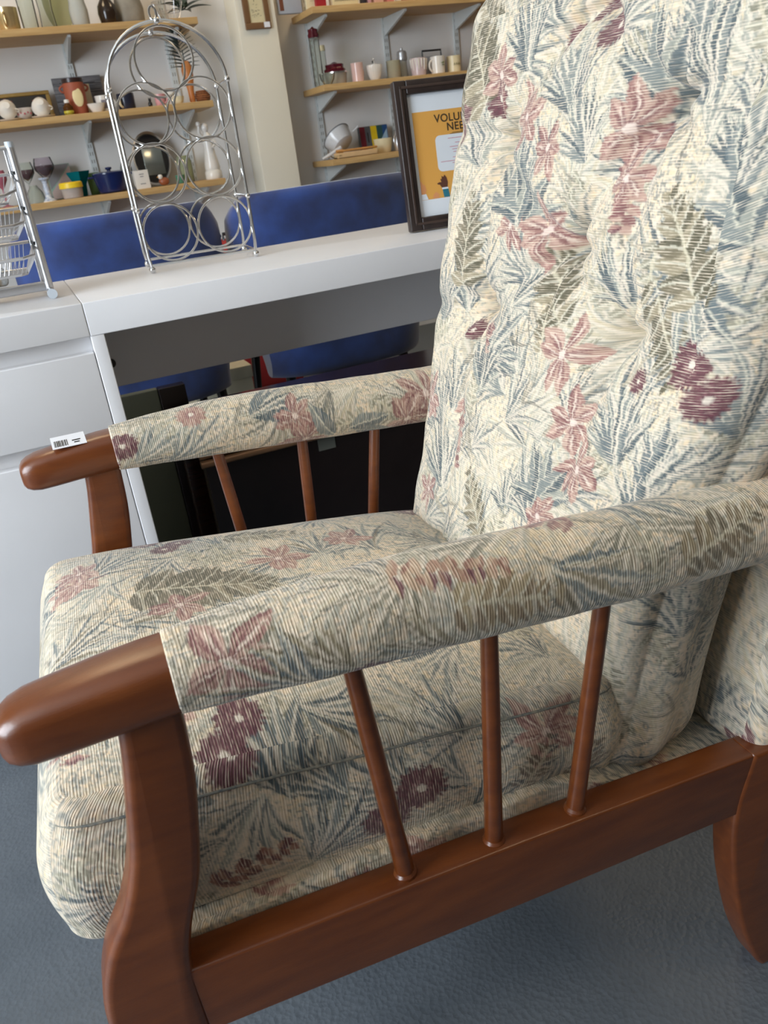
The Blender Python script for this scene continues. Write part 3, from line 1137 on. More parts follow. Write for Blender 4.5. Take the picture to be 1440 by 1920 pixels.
# ------------------------------------------------------------------ dark coffee table pushed under the desk
M['shade_dark'] = mat('shade_near_black', (26, 18, 18), 0.35, noise=0.15)  # near-black colour standing in for deep shade under the desk
M['tagcard'] = mat('grey_card', (96, 98, 90), .7, noise=.04)
tb = thing('coffee_table', 'dark glossy coffee table with grooved edge, its shaded underside closed by a black panel, tucked under the white desk', 'table', (0.74, 1.80, 0))
MB().box(-.50, .50, -.19, .19, .376, .397, .004).build('table_top', M['darkwood'], tb)
ed = MB()
ed.tube([(-.507, -.195, .386), (.507, -.195, .386)], .0085, 10)
ed.tube([(-.507, -.199, .368), (.507, -.199, .368)], .0085, 10)
ed.build('edge_moulding', M['bronze'], tb)
for x in (-.47, .47):
    for y in (-.144, .165):
        MB().box(x - .024, x + .024, y - .020, y + .020, 0, .372, .004).build('leg', M['darkwood'], tb)
MB().box(-.496, .496, -.178, -.166, .03, .372, .002).build('shade_panel', M['shade_dark'], tb)  # added dark sheet, keeps the shaded space below the top black
MB().box(-.494, .494, -.166, .166, .03, .045, .002).build('bottom_board', M['shade_dark'], tb)
MB().box(-.446, .446, .150, .165, .300, .372, .002).build('apron', M['darkwood'], tb)
pt = at(612, 828, 1.621) - Vector((.74, 1.80, 0))
tagp = MB().box(pt.x - .02, pt.x + .02, -.1802, -.1782, pt.z - .018, pt.z + .018).build('price_tag', M['tagcard'], tb, smooth=False)
tagp['label'] = 'square grey tag'

M['olive_board'] = mat('olive_grey_board', (96, 100, 84), 0.7, noise=0.08, nscale=5)
pl_ = at(262, 900, 1.96)
bd = thing('folding_screen', 'olive grey low folding screen in the shade between drawer pedestal and dark table', 'screen', (0.10, 2.04, 0))
MB().box(-.24, .132, -.012, .012, .012, .44, .003).build('panel', M['olive_board'], bd)
MB().box(.133, .20, -.016, .016, .0, .44, .003).build('shade_post', M['shade_dark'], bd)  # dark post added to fill the shaded gap between screen and table
MB().box(-.24, .138, -.03, .03, 0, .014, .003).build('foot_rail', M['olive_board'], bd)

# ------------------------------------------------------------------ blue velvet chairs


def velvet_chair(label, x, y, rz, W=.275):
    t = thing('dining_chair', label, 'chair', (x, y, 0), rz, 'blue velvet chairs behind the desk')
    # curved wrap-round back seen from behind
    rings = []
    for k in range(41):
        s = -1 + 2 * k / 40
        xx = W * s
        cur = .085 * abs(s) ** 4.0           # ends turn forwards
        ztop = .842 + .004 * (1 - s * s) - .055 * max(0, (abs(s) - .80) / .20) ** 2.2
        zbot = .315
        pts = []
        th = .042
        n = 26
        for j in range(n):
            a = 2 * PI * j / n
            ca, sa = math.cos(a), math.sin(a)
            e = .55
            zz = (ztop + zbot) / 2 + (ztop - zbot) / 2 * math.copysign(abs(sa) ** e, sa)
            tap = 1 - .17 * min(1, max(0, (.68 - zz) / .30))
            pts.append((xx * tap, cur + th * math.copysign(abs(ca) ** e, ca) - .02 * (1 if sa > 0 else 0) * abs(sa), (ztop + zbot) / 2 + (ztop - zbot) / 2 * math.copysign(abs(sa) ** e, sa)))
        rings.append(pts)
    bk = MB().loft(rings).build('backrest', M['velvet'], t)
    pp = []
    for k in range(41):
        s = -1 + 2 * k / 40
        ztop = .842 + .004 * (1 - s * s) - .055 * max(0, (abs(s) - .80) / .20) ** 2.2
        pp.append((W * s, .085 * abs(s) ** 4 - .0415, ztop - .045))
    MB().tube(pp, .0042, 8).build('seam_piping', M['velvet'], bk)
    MB().box(-.24, .24, .03, .50, .38, .47, .035).build('seat', M['velvet'], t)
    MB().box(-.20, .20, .05, .46, .345, .385, .01).build('seat_frame', M['black'], t)
    for sx in (-1, 1):
        for yy, dy in ((.07, -.03), (.44, .03)):
            MB().tube([(sx * .19, yy, .36), (sx * .215, yy + dy, 0)], .014, 12, radii=[.017, .010]).build('leg', M['black'], t)
    return t


velvet_chair('blue velvet chair behind the wine rack and basket stand', .262, 2.32, 0.0)
velvet_chair('blue velvet chair behind the desk between wine rack and poster frame', .866, 2.30, math.radians(1), .303)

# things glimpsed between the two chairs
bx = thing('storage_box', 'pale beige lidded box on the floor in the gap between blue chairs', 'box', (.575, 2.98, 0))
M['beige'] = mat('beige_card', (206, 200, 176), 0.7, noise=0.05)
MB().box(-.12, .098, -.1, .1, 0, .222, .003).build('body', M['beige'], bx)
MB().box(-.124, .102, -.104, .104, .205, .25, .003).build('lid', M['beige'], bx)
M['red'] = mat('red_canvas', (168, 44, 46), 0.6, noise=0.1)
sc_ = thing('suitcase', 'red upright suitcase seen through the gap between the blue chairs', 'suitcase', (.83, 3.38, 0))
MB().box(-.17, .17, -.10, .10, .03, .645, .03).build('body', M['red'], sc_)
MB().tube([(-.05, 0, .64), (-.05, 0, .668), (.05, 0, .668), (.05, 0, .64)], .007, 8).build('handle', M['black'], sc_)
for x in (-.13, .13):
    MB().lathe([(.0, -.015), (.03, -.015), (.03, .015), (.0, .015)], (x, 0, .03), 16, axis=(1, 0, 0)).build('wheel', M['black'], sc_)

# ------------------------------------------------------------------ chrome wine rack on the desk
RKY0, RKY1 = 1.66, 1.795
rk = thing('wine_rack', 'arched chrome wire wine rack with seven ring slots standing on the desk', 'wine rack', (.344, 1.727, DZ), math.radians(-5))
XH, ZSP = .106, .318        # half width, height of the arch spring


def arch(y, r):
    pts = [(-XH + .003, y, .012), (-XH + .001, y, .03)]
    pts += [(-XH, y, z) for z in (.1, .2, ZSP)]
    pts += [(-XH * math.cos(PI * k / 24), y, ZSP + XH * .95 * math.sin(PI * k / 24)) for k in range(1, 24)]
    pts += [(XH, y, z) for z in (ZSP, .2, .1)] + [(XH - .001, y, .03), (XH - .003, y, .012)]
    return MB().tube(pts, r, 8)


for y in (RKY0 - 1.727, RKY1 - 1.727):
    arch(y, .0031).build('frame_arch', M['chrome'], rk)
    MB().tube([(-XH + .002, y, .014), (XH - .002, y, .014)], .0026, 8).build('base_bar', M['chrome'], rk)
    for (x, z) in ((-.053, .0695), (.053, .0695), (-.053, .1745), (.053, .1745), (-.050, .2745), (.052, .2745), (0.0, .360)):
        MB().tube([(x + .0515 * math.cos(2 * PI * k / 40), y + .002, z + .0515 * math.sin(2 * PI * k / 40)) for k in range(40)], .0021, 7, closed=True).build('ring', M['chrome'], rk)
    for x in (-XH + .003, XH - .003):
        MB().ball((x, y, .0065), .0065).build('foot', M['chrome'], rk)
    for x, z in ((-XH, ZSP), (XH, ZSP), (-XH, .115), (XH, .115), (0, ZSP + XH * .95)):
        MB().ball((x, y, z), .0055).build('joint', M['chrome'], rk)
ya, yb = RKY0 - 1.727, RKY1 - 1.727
for x, z in ((-XH, ZSP), (XH, ZSP), (-XH, .115), (XH, .115), (-XH + .003, .014), (XH - .003, .014), (0, ZSP + XH * .95)):
    MB().tube([(x, ya, z), (x, yb, z)], .0024, 7).build('cross_bar', M['chrome'], rk)
MB().tube([(-.004 + .006 * math.cos(2 * PI * k / 20), ya, ZSP + XH * .95 + .012 + .010 * math.sin(2 * PI * k / 20)) for k in range(20)], .0022, 7, closed=True).build('hanging_loop', M['chrome'], rk)

# ------------------------------------------------------------------ tiered basket stand at the left end of the desk
st = thing('basket_stand', 'silver three-tier wire basket stand at the left end of the desk', 'storage stand', (-.13, 1.60, DZ))
for x in (-.172, .172):
    f = MB().tube([(x, -.006, .012), (x, -.006, .246)], .0066, 12).build('upright', M['satin'], st)
    MB().tube([(x, -.006, .243), (x, -.006, .252)], .0073, 12).build('end_cap', M['greyplast'], f)
    MB().box(x - .012, x - .004, .006, .014, .012, .246, .002).build('rear_bar', M['satin'], st)
    ft = MB().tube([(x, -.052, .0085), (x, .075, .0085)], .0072, 12).build('foot_tube', M['satin'], st)
    MB().tube([(x, -.057, .0085), (x, -.049, .0085)], .0084, 14).build('end_cap', M['greyplast'], ft)
MB().box(-.172, .172, -.008, .004, .010, .026, .003).build('base_rail', M['satin'], st)
MB().tube([(-.172, -.006, .243), (.172, -.006, .243)], .0035, 8).build('top_rail', M['satin'], st)
for zb, tilt in ((.168, .35), (.112, .12), (.055, .0)):
    bs = MB()
    rim = [(-.158, -.066, zb + .018 - tilt * .04), (.142, -.066, zb + .018 - tilt * .04), (.160, -.050, zb + .020 - tilt * .03), (.164, .01, zb + .034), (.160, .062, zb + .036), (-.160, .062, zb + .036), (-.164, .01, zb + .034)]
    b0 = bs.tube(rim, .0028, 8, closed=True).build('basket_rim', M['satin'], st)
    lo = MB().tube([(-.140, -.058, zb - .008), (.132, -.058, zb - .008), (.142, -.045, zb - .008), (.146, .048, zb - .008), (-.146, .048, zb - .008)], .0024, 8, closed=True).build('basket_floor_rim', M['satin'], st)
    ws = MB()
    for k in range(42):
        x = -.15 + .30 * k / 41
        ws.tube([(x, -.064, zb + .016 - tilt * .04), (x * .93, -.057, zb - .007), (x * .93, .047, zb - .007), (x, .061, zb + .034)], .0007, 4)
    for k in range(9):
        y = -.055 + .103 * k / 8
        ws.tube([(-.162, y, zb + .018 + .1 * (y + .05)), (-.144, y, zb - .007), (.144, y, zb - .007), (.162, y, zb + .018 + .1 * (y + .05))], .0007, 4)
    w_ = ws.build('basket_mesh', M['satin'], st)
    w_['kind'] = 'stuff'
    for x in (-.170, .168):
        MB().tube([(x, -.012, zb + .036), (x * .96, .02, zb + .038)], .003, 8).build('hook', M['rubber'], st)
M['tanwood'] = mat('tan_wood', (214, 176, 116), 0.6, noise=0.12, nscale=40)
M['wrap'] = glass('clear_wrap', (236, 240, 242), 0.7, 0.1)
pk = thing('wooden_block_pack', 'clear wrapped pack of tan wooden blocks under the basket stand', 'packet', (-.055, 1.628, DZ))
for k in range(2):
    MB().box(-.035, .022, -.012, .012, .0275 + .013 * k, .0395 + .013 * k, .002).build('block', M['tanwood'], pk)
MB().box(-.045, .034, -.017, .017, .0262, .056, .008).build('wrapper', M['wrap'], pk)
pk.location.z = DZ

# ------------------------------------------------------------------ poster in a dark frame, on the desk
FW, FH = .290, .282
pf = thing('poster_frame', 'dark brown picture frame with an orange volunteer poster, leaning on the desk', 'picture frame', (.758, 1.588, DZ + .0022), rot=(math.radians(-5.5), 0, math.radians(-7)))
bw = .026
for nm, a in (('frame_side', (0, bw, 0, FH)), ('frame_side', (FW - bw, FW, 0, FH)), ('frame_side', (bw, FW - bw, FH - bw, FH)), ('frame_side', (bw, FW - bw, 0, bw))):
    MB().box(a[0], a[1], -.004, .018, a[2], a[3], .003).add([], []).build(nm, M['frame_dark'], pf)
M['frame_inner'] = mat('frame_inner_lip', (64, 50, 44), 0.35, noise=0.1)
for a in ((bw * .42, bw * .62, bw * .42, FH - bw * .42), (FW - bw * .62, FW - bw * .42, bw * .42, FH - bw * .42), (bw * .42, FW - bw * .42, FH - bw * .62, FH - bw * .42), (bw * .42, FW - bw * .42, bw * .42, bw * .62)):
    MB().box(a[0], a[1], -.0062, -.0035, a[2], a[3], .001).build('bead', M['frame_inner'], pf)
MB().box(.003, FW - .003, .014, .017, .003, FH - .003).build('backing_board', M['frame_dark'], pf, smooth=False)
pap = MB().box(bw - .002, FW - bw + .002, .0045, .0055, bw - .002, FH - bw + .002).build('poster', M['paper'], pf, smooth=False)
M['orange'] = mat('orange_print', (236, 172, 84), 0.6, noise=0.01)
M['skin_d'] = mat('brown_print', (98, 58, 44), 0.6, noise=0.01)
M['skin_l'] = mat('peach_print', (232, 158, 104), 0.6, noise=0.01)
M['teal'] = mat('teal_print', (44, 120, 138), 0.6, noise=0.01)
M['pinkink'] = mat('pink_ink', (214, 148, 164), 0.6, noise=0.01)
M['brownink'] = mat('brown_ink', (74, 58, 40), 0.6, noise=0.01)


def flat(name, poly, m, lay, parent=pap):
    """flat print: x,z outline in poster plane"""
    y = .0045 - .0002 * lay
    return MB().add([(p[0], y, p[1]) for p in poly], [tuple(range(len(poly)))]).build(name, m, parent, smooth=False)


def rrect(x0, x1, z0, z1, r):
    out = []
    for cx, cz, a0 in ((x1 - r, z1 - r, 0), (x0 + r, z1 - r, PI / 2), (x0 + r, z0 + r, PI), (x1 - r, z0 + r, 1.5 * PI)):
        out += [(cx + r * math.cos(a0 + k * PI / 12), cz + r * math.sin(a0 + k * PI / 12)) for k in range(7)]
    return out


OX0, OX1, OZ0, OZ1 = .034, FW - .034, .058, .223
flat('orange_field', [(OX0, OZ0), (OX1, OZ0), (OX1, OZ1), (OX0, OZ1)], M['orange'], 1)
flat('white_panel', rrect(.077, FW - .077, .108, .176, .010), M['paper'], 2)


def text(s, x, z, size, m, lay, align='CENTER'):
    cu = bpy.data.curves.new('t', 'FONT')
    cu.body = s
    cu.size = size
    cu.align_x = align
    cu.extrude = 0.00005
    cu.offset = 0.00035
    cu.space_character = 1.06
    o = bpy.data.objects.new('t', cu)
    me = bpy.data.meshes.new_from_object(o)
    me.name = 'lettering'
    bpy.data.objects.remove(o)
    me.materials.clear()
    me.materials.append(m)
    q = bpy.data.objects.new('lettering', me)
    C.objects.link(q)
    q.parent = pap
    q.location = (x, .0045 - .0002 * lay, z)
    q.rotation_euler = (PI / 2, 0, 0)
    return q


XC = FW / 2 - .0045
text('VOLUNTEERS', XC + .0045, .2005, .0205, M['brownink'], 3)
text('NEEDED', XC + .0045, .1835, .0205, M['brownink'], 3)
for z, w in ((.1805, .012), (.1782, .05), (.1762, .06)):
    flat('small_print', [(XC - w / 2, z), (XC + w / 2, z), (XC + w / 2, z + .0009), (XC - w / 2, z + .0009)], M['brownink'], 3)
for z, w in ((.168, .08), (.159, .05), (.152, .075), (.147, .065), (.142, .062), (.132, .066), (.1255, .12), (.1215, .07)):
    flat('small_print', [(XC + .004 - w / 2, z), (XC + .004 + w / 2, z), (XC + .004 + w / 2, z + .0012), (XC + .004 - w / 2, z + .0012)], M['pinkink'], 3)
flat('sleeve', [(.083, .0585), (.096, .0585), (.094, .074), (.081, .074)], M['teal'], 3)
flat('cuff', [(.0805, .074), (.0945, .074), (.0935, .0775), (.0800, .0775)], M['paper'], 3)
flat('hand', [(.080, .0775), (.0925, .0775), (.0945, .087), (.0925, .096), (.0885, .1015), (.0855, .0975), (.082, .100), (.0815, .094), (.0785, .0945), (.080, .088), (.0755, .0885), (.0705, .0865), (.072, .0845), (.0765, .0835), (.0785, .080)], M['skin_d'], 3)
flat('arm', [(OX0, .066), (.041, .067), (.046, .0765), (.043, .088), (.040, .087), (.037, .094), (OX0, .093)], M['skin_l'], 3)
flat('cuff', [(OX0 - .0, .0585), (.048, .0585), (.044, .0695), (OX0, .069)], M['paper'], 4)
flat('hand', [(.058, .0585), (.072, .0585), (.073, .066), (.066, .071), (.060, .066)], M['skin_l'], 3)
MB().box(bw - .003, FW - bw + .003, .0015, .0022, bw - .003, FH - bw + .003).build('glazing', M['pane'], pf, smooth=False)
MB().prism([(-.012, .0), (.012, .0), (.008, .17), (-.008, .17)], .0, .003).build('easel_leg', M['frame_dark'], pf, loc=(FW / 2, .0185 + .17 * math.sin(math.radians(22)), .0095), rot=(math.radians(22), 0, 0))

# ------------------------------------------------------------------ wall shelves with brackets
SHY0 = 3.70
M['slotgrey'] = mat('slot_shadow_grey', (150, 152, 148), .6)
LZ = (1.466, 1.167, .867)
RZS = (1.474, 1.181, .880)


def shelf(label, x0, x1, ztop, brs):
    t = thing('wall_shelf', label, 'shelf', ((x0 + x1) / 2, RY1, ztop), 0, 'birch shelves on the back wall')
    xc = (x0 + x1) / 2
    MB().box(x0 - xc, x1 - xc, SHY0 - RY1, -.012, -.025, 0, .0015).build('board', M['shelf_wood'], t)
    for bx_ in brs:
        MB().add([], []).prism([(0, -.027), (0, -.1)], 0, 1) if False else None
        b = MB()
        pts = [(-.012, -.0255), (SHY0 - RY1 + .035, -.0255), (SHY0 - RY1 + .035, -.034), (-.012, -.098)]
        vs = [(bx_ - xc + dx, p[0], p[1]) for dx in (-.0055, .0055) for p in pts]
        b.add(vs, [(0, 1, 2, 3), (7, 6, 5, 4), (0, 4, 5, 1), (1, 5, 6, 2), (2, 6, 7, 3), (3, 7, 4, 0)])
        b.build('bracket', M['bracket'], t, smooth=False)
    return t


XL = at(160, 240, 3.96).x
RAILS_L = (XL - .62, XL, XL + .42)
XR = at(606, 250, 3.96).x
RAILS_R = (XR, XR + .38, XR + .76)
shelf('top birch shelf left of the pillar, above the wine rack', -1.3, .918, LZ[0], RAILS_L)
shelf('middle birch shelf left of the pillar, with cups and terracotta pot', -1.3, .920, LZ[1], RAILS_L)
shelf('bottom birch shelf left of the pillar, just above the blue chairs', -1.3, .912, LZ[2], RAILS_L)
shelf('top birch shelf right of the pillar, holding boxes and plaques', 1.408, 3.2, RZS[0], RAILS_R)
shelf('middle birch shelf right of the pillar, with mugs and glass jars', 1.415, 3.2, RZS[1], RAILS_R)
shelf('bottom birch shelf right of the pillar, with pan and trays', 1.411, 3.2, RZS[2], RAILS_R)
for i, x in enumerate(RAILS_L + RAILS_R):
    r = MB().box(x - .0125, x + .0125, RY1 - .011, RY1 - .0005, .45, 2.3).build('trim_%d' % (i + 1), M['bracket'], smooth=False)
    struct(r)
    sl = MB()
    for k in range(60):
        z = .48 + k * .03
        sl.box(x - .0065, x - .003, RY1 - .0118, RY1 - .0108, z, z + .014)
        sl.box(x + .003, x + .0065, RY1 - .0118, RY1 - .0108, z, z + .014)
    s_ = sl.build('slot', M['slotgrey'], r, smooth=False)
    s_['kind'] = 'stuff'

# ------------------------------------------------------------------ things on the shelves
GL = {}


def col(rgb, rough=0.3, **k):
    key = ('c',) + tuple(rgb) + (rough,)
    if key not in GL:
        GL[key] = mat('glaze_%d_%d_%d' % tuple(rgb), rgb, rough, noise=k.get('noise', .05), nscale=k.get('nscale', 30))
    return GL[key]


def tint(rgb, clear=.75):
    key = ('g',) + tuple(rgb) + (clear,)
    if key not in GL:
        GL[key] = glass('glass_%d_%d_%d' % tuple(rgb), rgb, clear)
    return GL[key]


def wall_prof(outer, t=.0025):
    """outer profile (r, z) from foot to lip -> closed vessel wall"""
    inner = [(max(r - t, .0005), max(z, outer[0][1] + t)) for r, z in reversed(outer)]
    return [(0, outer[0][1])] + list(outer) + inner + [(0, outer[0][1] + t)]


def put(name, label, cat, px, py, Y, z, rz=0.0, group=None, rot=None):
    p = at(px, py, Y)
    return thing(name, label, cat, (p.x, Y, z), rz, group, rot)


def handle(t, r, z0, z1, m, out=.022, ang=PI, th=.0038, name='handle'):
    ca, sa = math.cos(ang), math.sin(ang)
    pts = []
    for k in range(9):
        a = -PI / 2 + PI * k / 8
        d = r - .002 + out * math.cos(a)
        pts.append((ca * d, sa * d, (z0 + z1) / 2 + (z1 - z0) / 2 * math.sin(a)))
    return MB().tube(pts, th, 8).build(name, m, t)


def vessel(name, label, cat, px, py, Y, z, prof, m, t=.0025, group=None, rot=None, sx=1, sy=1, seg=28):
    e = put(name, label, cat, px, py, Y, z, 0, group, rot)
    MB().lathe(wall_prof(prof, t), seg=seg, sx=sx, sy=sy).build('body', m, e)
    return e


A, B_, D_ = LZ
K = .00205
# --- top left shelf
v = vessel('mug', 'shiny gold mug at the left end of the top shelf', 'mug', 18, 50, 3.80, A, [(.036, 0), (.040, .01), (.042, .075), (.042, .082)], mat('gold_lustre', (214, 190, 140), .2, metal=.7, noise=.1))
handle(v, .042, .018, .064, mat('gold_handle', (222, 200, 152), .2, metal=.6, noise=.1), .02, -PI / 2 - .3)
vessel('glass_vase', 'tall clear glass vase beside the gold mug', 'vase', 58, 50, 3.77, A, [(.028, 0), (.029, .02), (.032, .16), (.035, .22)], M['glass'])
v = vessel('glass_vase', 'tall clear glass vase in the middle of the top shelf glassware', 'vase', 92, 46, 3.87, A, [(.030, 0), (.030, .02), (.026, .08), (.033, .2), (.038, .24)], M['glass'])
e = put('glass_plate', 'pale yellow green oval glass dish standing against the wall on top shelf', 'dish', 117, 45, 3.90, A, rot=(math.radians(-12), 0, 0))
MB().lathe([(0, .004), (.05, .003), (.085, .0), (.088, .004), (.05, .008), (0, .008)], (0, 0, .12), 32, sx=.62, sy=1.35, axis=(0, -1, 0)).build('dish', tint((222, 222, 188), .6), e)
v = vessel('cut_glass_jar', 'cut glass jar sparkling between glass dish and dark brown vase', 'jar', 152, 42, 3.80, A, [(.026, 0), (.034, .015), (.036, .06), (.030, .09), (.034, .13)], tint((232, 234, 230), .55), seg=10)
v = vessel('bottle_vase', 'dark brown glazed bulbous vase with narrow neck on top shelf', 'vase', 206, 44, 3.80, A, [(.026, 0), (.032, .012), (.0375, .045), (.034, .07), (.020, .092), (.0145, .105), (.0145, .135), (.019, .142)], col((46, 34, 24), .15))
MB().lathe([(.0152, .098), (.0168, .1), (.0152, .104)], seg=20, caps=False).build('neck_ring', col((150, 118, 62), .25), v)
v = vessel('stoneware_pot', 'rough grey stoneware pot right of the dark brown vase', 'pot', 246, 40, 3.85, A, [(.048, 0), (.056, .02), (.058, .06), (.050, .10), (.030, .12), (.032, .13)], col((148, 142, 130), .85, noise=.25, nscale=20))
wb_ = put('wire_basket', 'thin wire bowl basket holding green leaves at shelf end', 'basket', 318, 32, 3.82, A)
for r, z in ((.028, .004), (.05, .04), (.062, .075)):
    MB().tube([(r * math.cos(2 * PI * k / 28), r * .8 * math.sin(2 * PI * k / 28), z) for k in range(28)], .0014, 6, closed=True).build('hoop', M['satin'], wb_)
for k in range(10):
    a = 2 * PI * k / 10
    MB().tube([(r * math.cos(a), r * .8 * math.sin(a), z) for r, z in ((.028, .004), (.042, .022), (.05, .04), (.062, .075))], .0012, 5).build('wire', M['satin'], wb_)
M['leafd'] = mat('dark_green_leaf', (38, 66, 44), .5, nscale=20, rgb2=(22, 40, 30))


def leaf_mesh(L, w, bend=.2, notch=0):
    vs, fs = [], []
    n = 10
    for i in range(n + 1):
        f = i / n
        hw = w * math.sin(PI * min(.98, f ** .75 + .02)) * (1 - (.35 if notch and i % 2 else 0))
        z = -bend * L * f * f
        for s, dz in ((-1, .12 * hw), (0, 0), (1, .12 * hw)):
            for th in (.0006, -.0006):
                vs.append((s * hw, f * L, z + dz + th))
    for i in range(n):
        o = i * 6
        for s in (0, 2):
            fs.append((o + s, o + s + 2, o + s + 8, o + s + 6))
            fs.append((o + s + 1, o + s + 7, o + s + 9, o + s + 3))
        fs.append((o, o + 6, o + 7, o + 1))
        fs.append((o + 4, o + 5, o + 11, o + 10))
    b = MB()
    b.add(vs, fs)
    return b


pl = put('leafy_sprig', 'bunch of dark green leaves lying in the wire basket', 'plant', 345, 25, 3.84, A + .035)
for k in range(9):
    o = leaf_mesh(.10, .024, .3).build('leaf', M['leafd'], pl)
    o.rotation_euler = (.35 + .25 * (k % 3), .2 * (k % 2), -1.9 + k * .42)
    o.location = (.012 * math.cos(k), .01 * math.sin(k), .01 + .006 * (k % 3))
# --- middle left shelf
e = put('framed_picture', 'gold framed dark picture leaning on the wall behind the teacups', 'picture frame', 50, 228, 3.915, B_, rot=(math.radians(-9), 0, 0))
M['gold'] = mat('gilt_frame', (176, 142, 78), .4, metal=.3, noise=.2)
M['darkpic'] = mat('dark_painting', (72, 66, 58), .6, nscale=9, rgb2=(40, 38, 36))
for a in ((-.115, .115, 0, .014), (-.115, .115, .098, .112), (-.115, -.099, .014, .098), (.099, .115, .014, .098)):
    MB().box(a[0], a[1], -.006, .008, a[2], a[3], .003).build('frame_side', M['gold'], e)
MB().box(-.1, .1, .0, .003, .013, .099).build('picture', M['darkpic'], e, smooth=False)
TEAC = [(.012, 0), (.016, .004), (.027, .014), (.033, .03), (.035, .045)]


def teacup(label, px, py, Y, z, tilt, m=None, saucer=True, deco=(120, 60, 60)):
    e = put('teacup', label, 'cup', px, py, Y, z, 0, 'patterned teacups on the middle shelf')
    m = m or M['ceramic']
    zb = .012
    if saucer:
        MB().lathe([(0, 0), (.022, 0), (.045, .007), (.047, .009), (.022, .004), (0, .004)], seg=30).build('saucer', m, e)
    body = MB().lathe(wall_prof(TEAC), seg=28).build('bowl', m, e)
    body.rotation_euler = (tilt, 0, 0)
    body.location = (0, -.02 if tilt else 0, .057 if tilt else .006 if saucer else 0)
    handle(body, .032, .012, .038, m, .014, .35, .0026)
    dm = col(deco, .4)
    for k in range(5):
        a = -PI / 2 + (k - 2) * .42
        rr = .0306
        MB().ball((rr * math.cos(a), rr * math.sin(a), .024 + .004 * (k % 2)), .0048, 8, (.8, .8, 1)).build('flower_print', dm, body)
    return e


teacup('patterned teacup tipped on its saucer at the far left of the middle shelf', 20, 228, 3.76, B_, -1.9)
teacup('plain pale teacup standing between the two tipped patterned cups', 48, 222, 3.80, B_, 0, col((206, 196, 188), .2), False, (170, 70, 76))
teacup('patterned teacup tipped on its saucer left of the brown bottle', 82, 220, 3.76, B_, -2.0, deco=(110, 62, 52))
e = vessel('bottle', 'small amber glass bottle with white stopper before the terracotta pot', 'bottle', 131, 216, 3.745, B_, [(.016, 0), (.019, .008), (.019, .03), (.010, .040), (.009, .045)], tint((120, 78, 40), .5))
MB().lathe([(.0, .044), (.0095, .044), (.0105, .05), (.009, .056), (0, .057)], seg=16).build('stopper', M['ceramic'], e)
MB().lathe([(.0165, .001), (.0194, .009), (.0194, .016), (.018, .017)], seg=20, caps=False).build('yellow_band', col((196, 186, 60), .4), e)
tp = put('terracotta_pot', 'terracotta two-handled pot with a cream oval plaque on middle shelf', 'pot', 150, 214, 3.80, B_)
TC = col((166, 88, 62), .6)
MB().lathe(wall_prof([(.034, 0), (.037, .01), (.0415, .09), (.0405, .118)], .004), seg=32).build('body', TC, tp)
MB().lathe([(.0400, .115), (.042, .117), (.042, .131), (.038, .131), (.0375, .115)], seg=32, caps=False).build('rim', col((52, 34, 30), .3), tp)
for a in (0.1, PI + .1):
    handle(tp, .0405, .085, .108, TC, .016, a, .004)
MB().ball((.004, -.0385, .062), .024, 20, (.85, .18, 1.45)).build('plaque', col((232, 214, 164), .5), tp)
e = put('plank_sign', 'grey weathered wooden plank sign leaning behind the terracotta pot', 'sign', 157, 205, 3.945, B_, rot=(math.radians(-5), 0, math.radians(1)))
M['driftwood'] = mat('weathered_grey_wood', (142, 140, 142), .8, nscale=14, rgb2=(84, 84, 88), stretch=(1, 1, 9))
for k in range(5):
    MB().box(-.098, .098, -.004, .004, .004 + k * .030, .0328 + k * .030, .0015).build('plank', M['driftwood'], e)
for q in ((-.07, .132, .03), (.02, .126, .05), (.03, .10, .06), (.06, .07, .03), (.05, .02, .05), (-.08, .05, .02)):
    MB().box(q[0], q[0] + q[2], -.0047, -.0038, q[1], q[1] + .0025).build('painted_stroke', M['ink'], e, smooth=False)
e = put('greeting_card', 'cream coloured card standing between terracotta pot and plank sign', 'card', 168, 208, 3.875, B_, rot=(math.radians(-6), 0, .05))
MB().box(-.026, .024, -.001, .001, 0, .118).build('front_leaf', M['cream'], e, smooth=False)
MB().box(-.026, .024, -.001, .001, 0, .118).build('back_leaf', M['cream'], e, smooth=False, loc=(0, .016, 0), rot=(.12, 0, 0))
e = vessel('sauce_boat', 'small white ceramic sauce boat right of the terracotta pot', 'sauce boat', 184, 211, 3.76, B_, [(.014, 0), (.018, .004), (.026, .02), (.031, .034)], M['ceramic'], sx=1.15, sy=.8)
v = vessel('mug', 'white mug with a grey picture panel behind the wine rack upright', 'mug', 198, 209, 3.80, B_, [(.026, 0), (.029, .004), (.030, .055), (.031, .062)], M['ceramic'])
handle(v, .030, .012, .05, M['ceramic'], .02, .1, .0042)
MB().box(-.012, .010, -.0305, -.0285, .014, .045, .001).build('picture_panel', col((128, 124, 136), .4), v)
v = vessel('mug', 'dark blue glazed mug with a pale handle facing the front', 'mug', 240, 205, 3.80, B_, [(.030, 0), (.033, .006), (.035, .05), (.034, .062)], col((36, 40, 58), .25))
handle(v, .034, .012, .05, M['cream'], .018, -PI / 2 - .7, .0045)
e = put('figurine', 'tiny dark cat figurine between the blue mug and the pink cup', 'figurine', 283, 200, 3.78, B_)
MB().ball((0, 0, .012), .009, 12, (1, .8, 1.4)).build('body', M['black'], e)
MB().ball((0, -.004, .028), .0062, 10).build('head', M['black'], e)
for s in (-1, 1):
    MB().lathe([(.0025, 0), (0.0002, .006)], (s * .0035, -.004, .0325), 6).build('ear', M['black'], e)
v = vessel('cup', 'small pink cup on the middle shelf', 'cup', 302, 197, 3.78, B_, [(.016, 0), (.019, .004), (.021, .03), (.022, .046)], col((218, 160, 164), .25))
